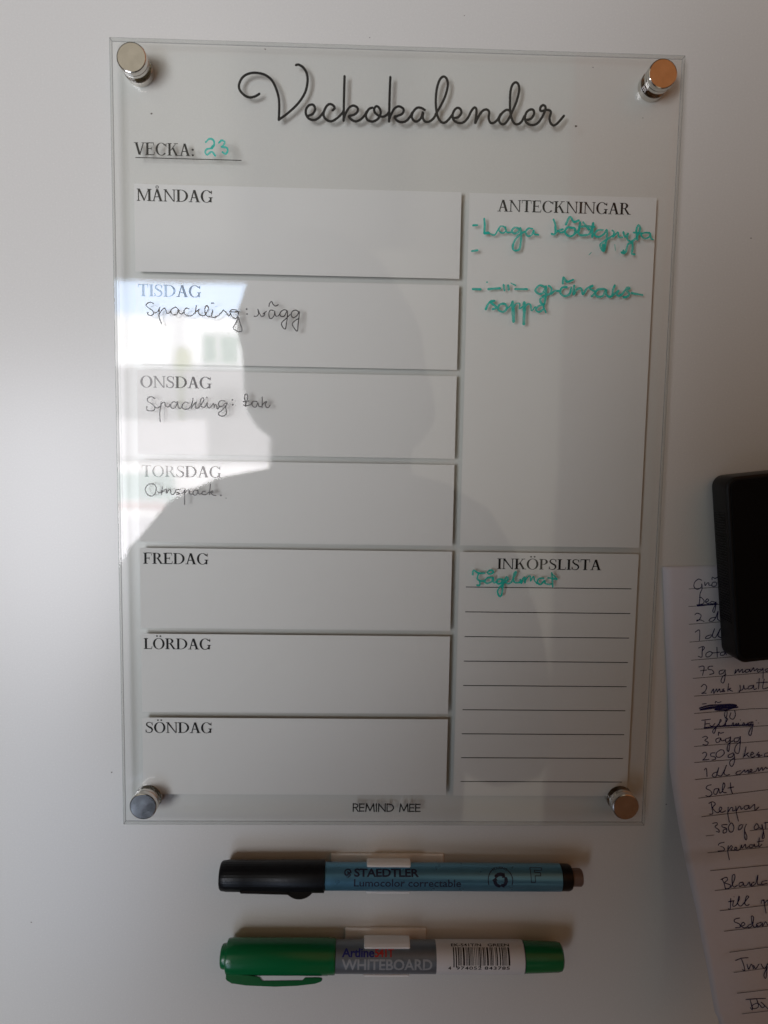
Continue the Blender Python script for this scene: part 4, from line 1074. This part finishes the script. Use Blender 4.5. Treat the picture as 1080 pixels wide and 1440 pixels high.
HW_, HH = 42.0, H / MM
bm = bmesh.new()
slab(bm, [(0.3, 0.3, HW_ - .6, HH - .6, 4.2, 1.2), (0, 0, HW_, HH, 4.4, 1.6), (0, 0, HW_, HH, 4.4, 12.0), (0.25, 0.25, HW_ - .5, HH - .5, 4.2, 12.7), (0.9, 0.9, HW_ - 1.8, HH - 1.8, 3.7, 13.0)])
hb = obj('body', bm, M_BLACKPL, hold); autosmooth(hb, 30)
bm = bmesh.new()
slab(bm, [(1.6, 1.6, HW_ - 3.2, HH - 3.2, 3.2, 12.95), (1.6, 1.6, HW_ - 3.2, HH - 3.2, 3.2, 13.25), (1.9, 1.9, HW_ - 3.8, HH - 3.8, 3.0, 13.4)])
o = obj('front_panel', bm, M_BLACKMAT, hold); autosmooth(o, 30)
bm = bmesh.new()
for i in range(42):
    z0 = 14 + i * 1.05
    p = tl + dn * z0 * MM
    vs = []
    for dd in (3.0, 11.0):
        for a_, b2 in ((-0.0, -0.28), (-0.32, 0.0), (0.0, 0.28)):
            vs.append(bm.verts.new(p + rt * (a_ + (0.05 if a_ == 0 else 0)) * MM + dn * b2 * MM + Vector((0, (13 - dd) * MM, 0))))
    bm.faces.new((vs[0], vs[1], vs[4], vs[3])); bm.faces.new((vs[1], vs[2], vs[5], vs[4])); bm.faces.new((vs[0], vs[2], vs[1])); bm.faces.new((vs[3], vs[4], vs[5]))
obj('grip_ridges', bm, M_BLACKPL, hold)

# ------------------------------------------------------------------ the photographer, dark against the window in the board's mirror image
per = empty('person', (-0.05, -0.60, -1.50), 'person in a dark grey top holding up a phone, mirrored in the board', 'person')
V = []; Eg = []; Rd = []


def jt(x, y, z, r, parent=None, r2=None):
    V.append((x, y, z)); Rd.append((r, r2 or r)); i = len(V) - 1
    if parent is not None: Eg.append((parent, i))
    return i


pel = jt(-.05, -.64, -.56, .125, None, .10)
w1 = jt(-.05, -.62, -.38, .185, pel, .12); ch = jt(-.05, -.60, -.20, .19, w1, .12); ub = jt(-.05, -.585, -.115, .09, ch, .08)
nk = jt(-.048, -.57, -.03, .052, ub); hd0 = jt(-.047, -.545, .03, .062, nk); hd1 = jt(-.046, -.54, .10, .080, hd0); hd2 = jt(-.046, -.545, .165, .078, hd1); hd3 = jt(-.046, -.55, .205, .05, hd2)
jt(-.046, -.455, .085, .012, hd1)
for sgn in (-1, 1):
    cx = -.05
    cl = jt(cx + sgn * .085, -.58, -.075, .06, ub); sh = jt(cx + sgn * .15, -.575, -.098, .072, cl); ua = jt(cx + sgn * (.20 if sgn < 0 else .185), -.53, -.21, .064, sh); el = jt(cx + sgn * (.235 if sgn < 0 else .195), -.47, -.335, .058, ua)
    fa = jt(cx + sgn * .14, -.41, -.24, .036, el); wr = jt(-.011 + sgn * .062, -.345, -.135, .025, fa); pm = jt(-.011 + sgn * .052, -.325, -.095, .026, wr)
    for k2 in range(4):
        z = -.062 - k2 * .017
        f1 = jt(-.011 + sgn * .054, -.312, z, .009, pm); f2 = jt(-.011 + sgn * .052, -.300, z + .004, .008, f1); jt(-.011 + sgn * .038, -.2955, z + .006, .007, f2)
    t1 = jt(-.011 + sgn * .045, -.330, -.07, .010, pm); jt(-.011 + sgn * .028, -.318, -.055, .009, t1)
    hp = jt(cx + sgn * .085, -.64, -.66, .095, pel); kn = jt(cx + sgn * .095, -.63, -1.03, .06, hp); ak = jt(cx + sgn * .10, -.66, -1.42, .042, kn); jt(cx + sgn * .11, -.54, -1.47, .035, ak)
me = bpy.data.meshes.new('body'); me.from_pydata([(x + .05, y + .60, z + 1.50) for x, y, z in V], Eg, [])
bo = bpy.data.objects.new('body', me); COL.objects.link(bo); bo.parent = per; ORIG[bo] = ORIG[per]
me.materials.append(M_CLOTH)
sm_ = bo.modifiers.new('skin', 'SKIN'); sm_.use_smooth_shade = True
for i, (r, r2) in enumerate(Rd):
    me.skin_vertices[0].data[i].radius = (r, r2)
    me.skin_vertices[0].data[i].use_root = (i == 0)
ss = bo.modifiers.new('subdivision', 'SUBSURF'); ss.levels = 1; ss.render_levels = 1
bm = bmesh.new(); bmesh.ops.create_uvsphere(bm, u_segments=24, v_segments=18, radius=1.0)
for v in bm.verts:
    x, y, z = v.co
    wz = 1.0 + 0.35 * max(0, -z)
    v.co = Vector((-.048 - .022 * z + x * .104 * wz * (1 + .03 * math.sin(9 * z)), -.575 + y * .088, .105 + z * .135))
o = obj('hair', bm, M_HAIR, per, smooth=True)
ph = empty('phone', (-.011, -.3005, -.115), 'black phone held up in front of the person, mirrored in the board', 'phone')
bm = bmesh.new(); box(bm, -.0485, .0265, -.3045, -.2965, -.115, .042, 0.0035, 3)
o = obj('phone_body', bm, M_BLACKPL, ph); autosmooth(o)
